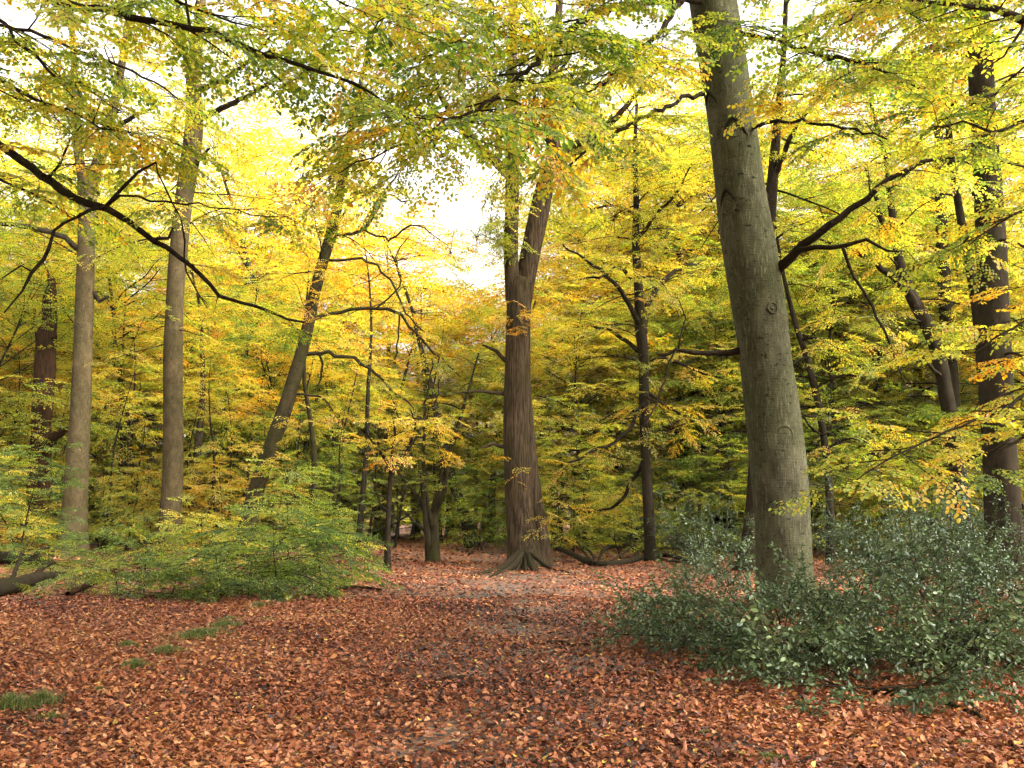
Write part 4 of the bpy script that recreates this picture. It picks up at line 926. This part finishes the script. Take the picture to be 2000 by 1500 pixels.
LBL_U = 'understorey beech with layered yellow sprays in the middle distance'
LBL_F = 'distant tree of the yellow wood closing the view'
LBL_S = 'undergrowth sapling on the forest floor beyond the clearing'
LBL_T = 'bare slim stem standing in the dim wood beyond the clearing'
U = [template(600 + i, 9.5 + 1.2 * i, .10 + .015 * i, 1.1 + .4 * i, 40 + 4 * i, 3.4 + .3 * i, 'mid', (.40, .47, .36, .42)[i], M_DARK, M_FARLEAF, 'understorey_beech', LBL_U, 'tree', 'understorey beeches beyond the clearing', sec_gap=.42, sec_len=1.4, sp_gap=.34, sp_scale=1., droop=.5) for i in range(4)]
Fm = [template(620 + i, 17 + 2 * i, .24 + .03 * i, 3.5 + 1.2 * i, 46, 5., 'far', (.53, .60, .49, .56)[i], (M_DARK, M_OAK, M_DARK, M_BEECH)[i], M_FARLEAF, 'forest_tree', LBL_F, 'tree', 'distant trees of the wood', sec_gap=.55, sec_len=1.9, sp_gap=.46, sp_scale=1.6, droop=.4) for i in range(4)]
S = [template(640 + i, 2.8 + 1.1 * i, .03, .2, 26 + 4 * i, 1.4 + .25 * i, 'mid', (.30, .42, .26)[i], M_TWIG, M_FARLEAF, 'beech_sapling', LBL_S, 'sapling', 'undergrowth saplings beyond the clearing', sec_gap=.3, sec_len=.7, sp_gap=.3, sp_scale=.75) for i in range(3)]
T = [template(660 + i, 13 + 2 * i, .11 + .07 * i, 8 + i, 14, 2.4, 'far', .52, (M_DARK, M_MOSS, M_DARK)[i], M_FARLEAF, 'slim_tree', LBL_T, 'tree', 'bare slim stems in the dim wood', sec_gap=.7, sec_len=1.4, sp_gap=.5, sp_scale=1.3) for i in range(3)]
rs = np.random.default_rng(77)
def scatter(tem, spots, sc=(.85, 1.15)):
    for i, (px, Y, *k) in enumerate(spots):
        e = tem[k[1] if len(k) > 1 else i % len(tem)]; s = (k[0] if k and k[0] else 1.) * rs.uniform(*sc)
        copy_thing(e, at(px, Y), rs.uniform(0, 6.28), s)
    for e in tem:                              # the originals stand in the wood too
        e.location = tuple(at(rs.uniform(-300, 2300), rs.uniform(62, 75))); e.rotation_euler[2] = rs.uniform(0, 6.28)
scatter(U, [(-20, 50, 1.2), (120, 54, 1.2), (230, 56, 1.15), (300, 58, 1.1), (410, 55, 1.1), (470, 60, 1.1), (540, 56, .95), (620, 58, .9), (700, 56, .85), (780, 58, .8), (860, 54, .78), (930, 56, .9), (1080, 46, 1.1), (1140, 42, 1.1, 2), (1340, 44, 1.15, 2), (1420, 40, 1.05, 2), (1570, 44, 1.2, 2), (1650, 38, 1.0, 2), (1720, 48, 1.2), (1800, 44, 1.1, 2), (1900, 47, 1.2, 2), (2010, 40, 1.1, 2), (2080, 44, 1.1), (-80, 44), (-150, 52), (2180, 40), (60, 58), (350, 60), (650, 60, .8), (1000, 58), (1250, 58, 1.1), (1500, 56, 1.2), (1850, 60, 1.2)])
scatter(U, [(-60, 41, 1.5), (90, 50, 1.5, 1), (250, 48, 1.4, 3), (450, 54, 1.4, 1), (570, 50, 1.3), (1180, 49, 1.5), (1400, 46, 1.5, 3), (1620, 52, 1.3), (1700, 42, 1.45, 3), (1960, 42, 1.6), (2060, 36, 1.5, 1)])
LBL_C = 'unseen tall beech added around the viewer to shade the clearing'
Cn = template(680, 21, .3, 9, 46, 6.2, 'far', .45, M_BEECH, M_LEAF, 'shade_canopy_tree', LBL_C, 'tree', 'unseen canopy trees added to shade the clearing', sec_gap=.6, sec_len=2.2, sp_gap=.5, sp_scale=1.6, droop=.3)
for i, (x, y) in enumerate(((-6, -5), (7, -6), (0, -10), (-13, 1), (14, 1), (-10, -11), (9, -13), (-16, 12), (-18, -4))):  # out-of-view trees added to darken the ground and trunk fronts
    if i: copy_thing(Cn, (x, y, float(gz(x, y))), i * 2.1, .9 + .05 * (i % 5))
    else: Cn.location = (x, y, float(gz(x, y)))
scatter(Fm, [(752, 62, 1.02, 1), (818, 64, .92, 0), (880, 62, .90, 3), (945, 63, .98, 1), (1120, 56, 1., 2), (1245, 57, .98, 0), (1385, 56, 1., 2)])
scatter(Fm, [(px + rs.uniform(-25, 25), Y + rs.uniform(-4, 4), k) for Y, k, xs in ((60, 1.0, (-150, 20, 180, 300, 1150, 1330, 1490, 1690, 1850, 2000, 2140)), (64, 1.28, (210, 330, 430, 520, 610, 690)), (72, .95, (-60, 90, 250, 430, 560, 660, 1060, 1260, 1440, 1780, 1950, 2080)), (86, .85, (-120, 40, 210, 380, 540, 680, 780, 900, 1010, 1340, 1640, 1860))) for px in xs])
scatter(S, [(px + rs.uniform(-20, 20), Y + rs.uniform(-2, 2), k) for Y, k, xs in ((36, 1., (-60, 60, 1120, 1190, 1330, 1560, 1660, 1720, 1790, 1850, 2040)), (42, 1.1, (0, 220, 390, 600, 960, 1080, 1240, 1380, 1480, 1600, 1700, 1960)), (50, 1.2, (40, 180, 320, 450, 560, 680, 790, 880, 950, 1030, 1140, 1220, 1300, 1400, 1520, 1640, 1760, 1880, 2000)), (60, 1.6, (-50, 80, 200, 310, 420, 520, 610, 700, 800, 900, 1000, 1100, 1200, 1300, 1420, 1560, 1680, 1800, 1920, 2060))) for px in xs])
scatter(T, [(700, 37, 1., 0), (620, 40, 1., 1), (648, 44, .9, 0), (664, 47, .9, 0), (925, 44, 1., 2), (412, 43, 1., 2), (560, 47, .9, 0), (430, 50, 1., 1), (240, 44, .9, 0), (270, 50, 1., 1), (390, 48, .8, 0), (455, 44, .8, 0), (20, 46, .9, 0), (45, 52, .9, 0), (740, 54, 1., 1), (808, 52, .9, 0), (960, 50, 1., 1), (1095, 46, .8, 0), (1160, 52, 1., 1), (1350, 50, 1., 0), (1400, 54, 1., 1), (1690, 50, 1., 1), (1740, 46, .9, 0), (1800, 54, 1., 2), (1990, 44, 1., 2), (590, 54, 1., 1), (500, 56, 1., 2), (325, 54, .9, 1), (880, 58, 1., 2), (1040, 56, 1., 1), (200, 58, 1., 2), (110, 48, .9, 0), (215, 41, .7, 0), (232, 47, .8, 0), (262, 42, .65, 0), (290, 46, .8, 1), (372, 42, .65, 0), (384, 52, .9, 1), (405, 47, .7, 0), (444, 41, .6, 0), (468, 47, .8, 0), (515, 44, .6, 0), (535, 50, .8, 1), (585, 43, .6, 0), (632, 49, .7, 0), (672, 42, .6, 0), (722, 47, .7, 0), (775, 44, .6, 0), (10, 43, .7, 0), (55, 47, .8, 0), (108, 44, .6, 0)])

for i, (px, Y, sc_, kd) in enumerate(((1340, 46, 1.15, 1), (1420, 52, 1.25, 3), (1580, 48, 1.1, 2), (1680, 52, 1.25, 3), (1800, 48, 1.15, 1), (1215, 53, 1.1, 3))):
    copy_thing(Fm[kd], at(px, Y), i * 1.3, sc_)

# a last belt of woodland too far off to tell trees apart
def far_wood():
    r = np.random.default_rng(9); n = 26000
    y = r.uniform(118, 165, n); x = r.uniform(-.75, .75, n) * y; z = r.beta(1.1, 1.5, n) * (13 + 4 * np.sin(x * .09) + 3 * np.sin(x * .23 + 1))
    P = np.stack([x, y, z], -1); a = r.uniform(0, 6.28, n)
    X = np.stack([np.cos(a), np.sin(a), r.normal(0, .3, n)], -1); Nn = np.stack([r.normal(0, .7, n), r.normal(0, .7, n), np.ones(n)], -1)
    V, Fq = leaves_four(P, X, Nn, r.uniform(.5, 1.1, n), .7)
    t = np.clip(.5 + .12 * np.sin(x * .15) + r.normal(0, .1, n), .05, .95)
    tag(build('far_woods', [(V, Fq, 0, t)], [M_FARLEAF]), 'pale yellow woodland mass beyond the last trees', 'woods', kind='stuff')
far_wood()

# ------------------------------------------------------------------ damp autumn air
def haze():
    x, y0, y1, z0, z1 = 240, -230, 250, -1.6, 32
    V = np.array([[sx, sy, sz] for sz in (z0, z1) for sx, sy in ((-x, y0), (x, y0), (x, y1), (-x, y1))], float)
    Fq = np.array([[3, 2, 1, 0], [4, 5, 6, 7], [0, 1, 5, 4], [1, 2, 6, 5], [2, 3, 7, 6], [3, 0, 4, 7]])
    m, nt, N, L = new_mat('haze_air')
    p = N.new('ShaderNodeVolumePrincipled'); p.inputs['Color'].default_value = (.95, .89, .70, 1); p.inputs['Density'].default_value = .00020
    o = N.new('ShaderNodeOutputMaterial'); L.new(p.outputs[0], o.inputs['Volume'])
    tag(build('haze', [(V, Fq, 0, None)], [m]), 'thin pale autumn haze between the trees', 'haze', kind='stuff')
haze()

# ------------------------------------------------------------------ light
SUN_EL, SUN_AZ = 42, 118          # azimuth clockwise from the viewing direction
w = bpy.data.worlds.new('World'); scene.world = w; w.use_nodes = True
N, L = w.node_tree.nodes, w.node_tree.links; N.clear()
sky = N.new('ShaderNodeTexSky'); sky.sky_type = 'NISHITA'; sky.sun_disc = False
sky.sun_elevation = RAD(SUN_EL); sky.sun_rotation = RAD(SUN_AZ); sky.dust_density = 4.; sky.air_density = 1.; sky.ozone_density = 1.
hs = N.new('ShaderNodeHueSaturation'); hs.inputs['Saturation'].default_value = .04
bg = N.new('ShaderNodeBackground'); bg.inputs['Strength'].default_value = .11
o = N.new('ShaderNodeOutputWorld')
L.new(sky.outputs[0], hs.inputs['Color']); L.new(hs.outputs[0], bg.inputs[0]); L.new(bg.outputs[0], o.inputs[0])
sun = bpy.data.lights.new('sun', 'SUN'); sun.energy = 1.5; sun.angle = RAD(14); sun.color = (1., .93, .82)
so = bpy.data.objects.new('sun', sun); COL.objects.link(so)
from mathutils import Vector
a, e = RAD(SUN_AZ), RAD(SUN_EL)
so.rotation_euler = Vector((math.sin(a) * math.cos(e), math.cos(a) * math.cos(e), math.sin(e))).to_track_quat('Z', 'Y').to_euler()

cam = bpy.data.cameras.new('camera'); cam.sensor_width = 36; cam.lens = 35; cam.clip_end = 2000; cam.clip_start = .1
co = bpy.data.objects.new('camera', cam); COL.objects.link(co); co.location = (0, 0, CAM_H); co.rotation_euler = (RAD(90) + PITCH, 0, 0)
scene.camera = co
v = scene.view_settings; v.view_transform = 'Standard'; v.look = 'None'; v.gamma = 1; v.use_curve_mapping = False; v.exposure = 2.6
c = scene.cycles
c.max_bounces = 11; c.diffuse_bounces = 9; c.glossy_bounces = 2; c.transmission_bounces = 9; c.transparent_max_bounces = 4
c.use_adaptive_sampling = True; c.adaptive_threshold = .03
c.use_denoising = True
c.sample_clamp_indirect = 6
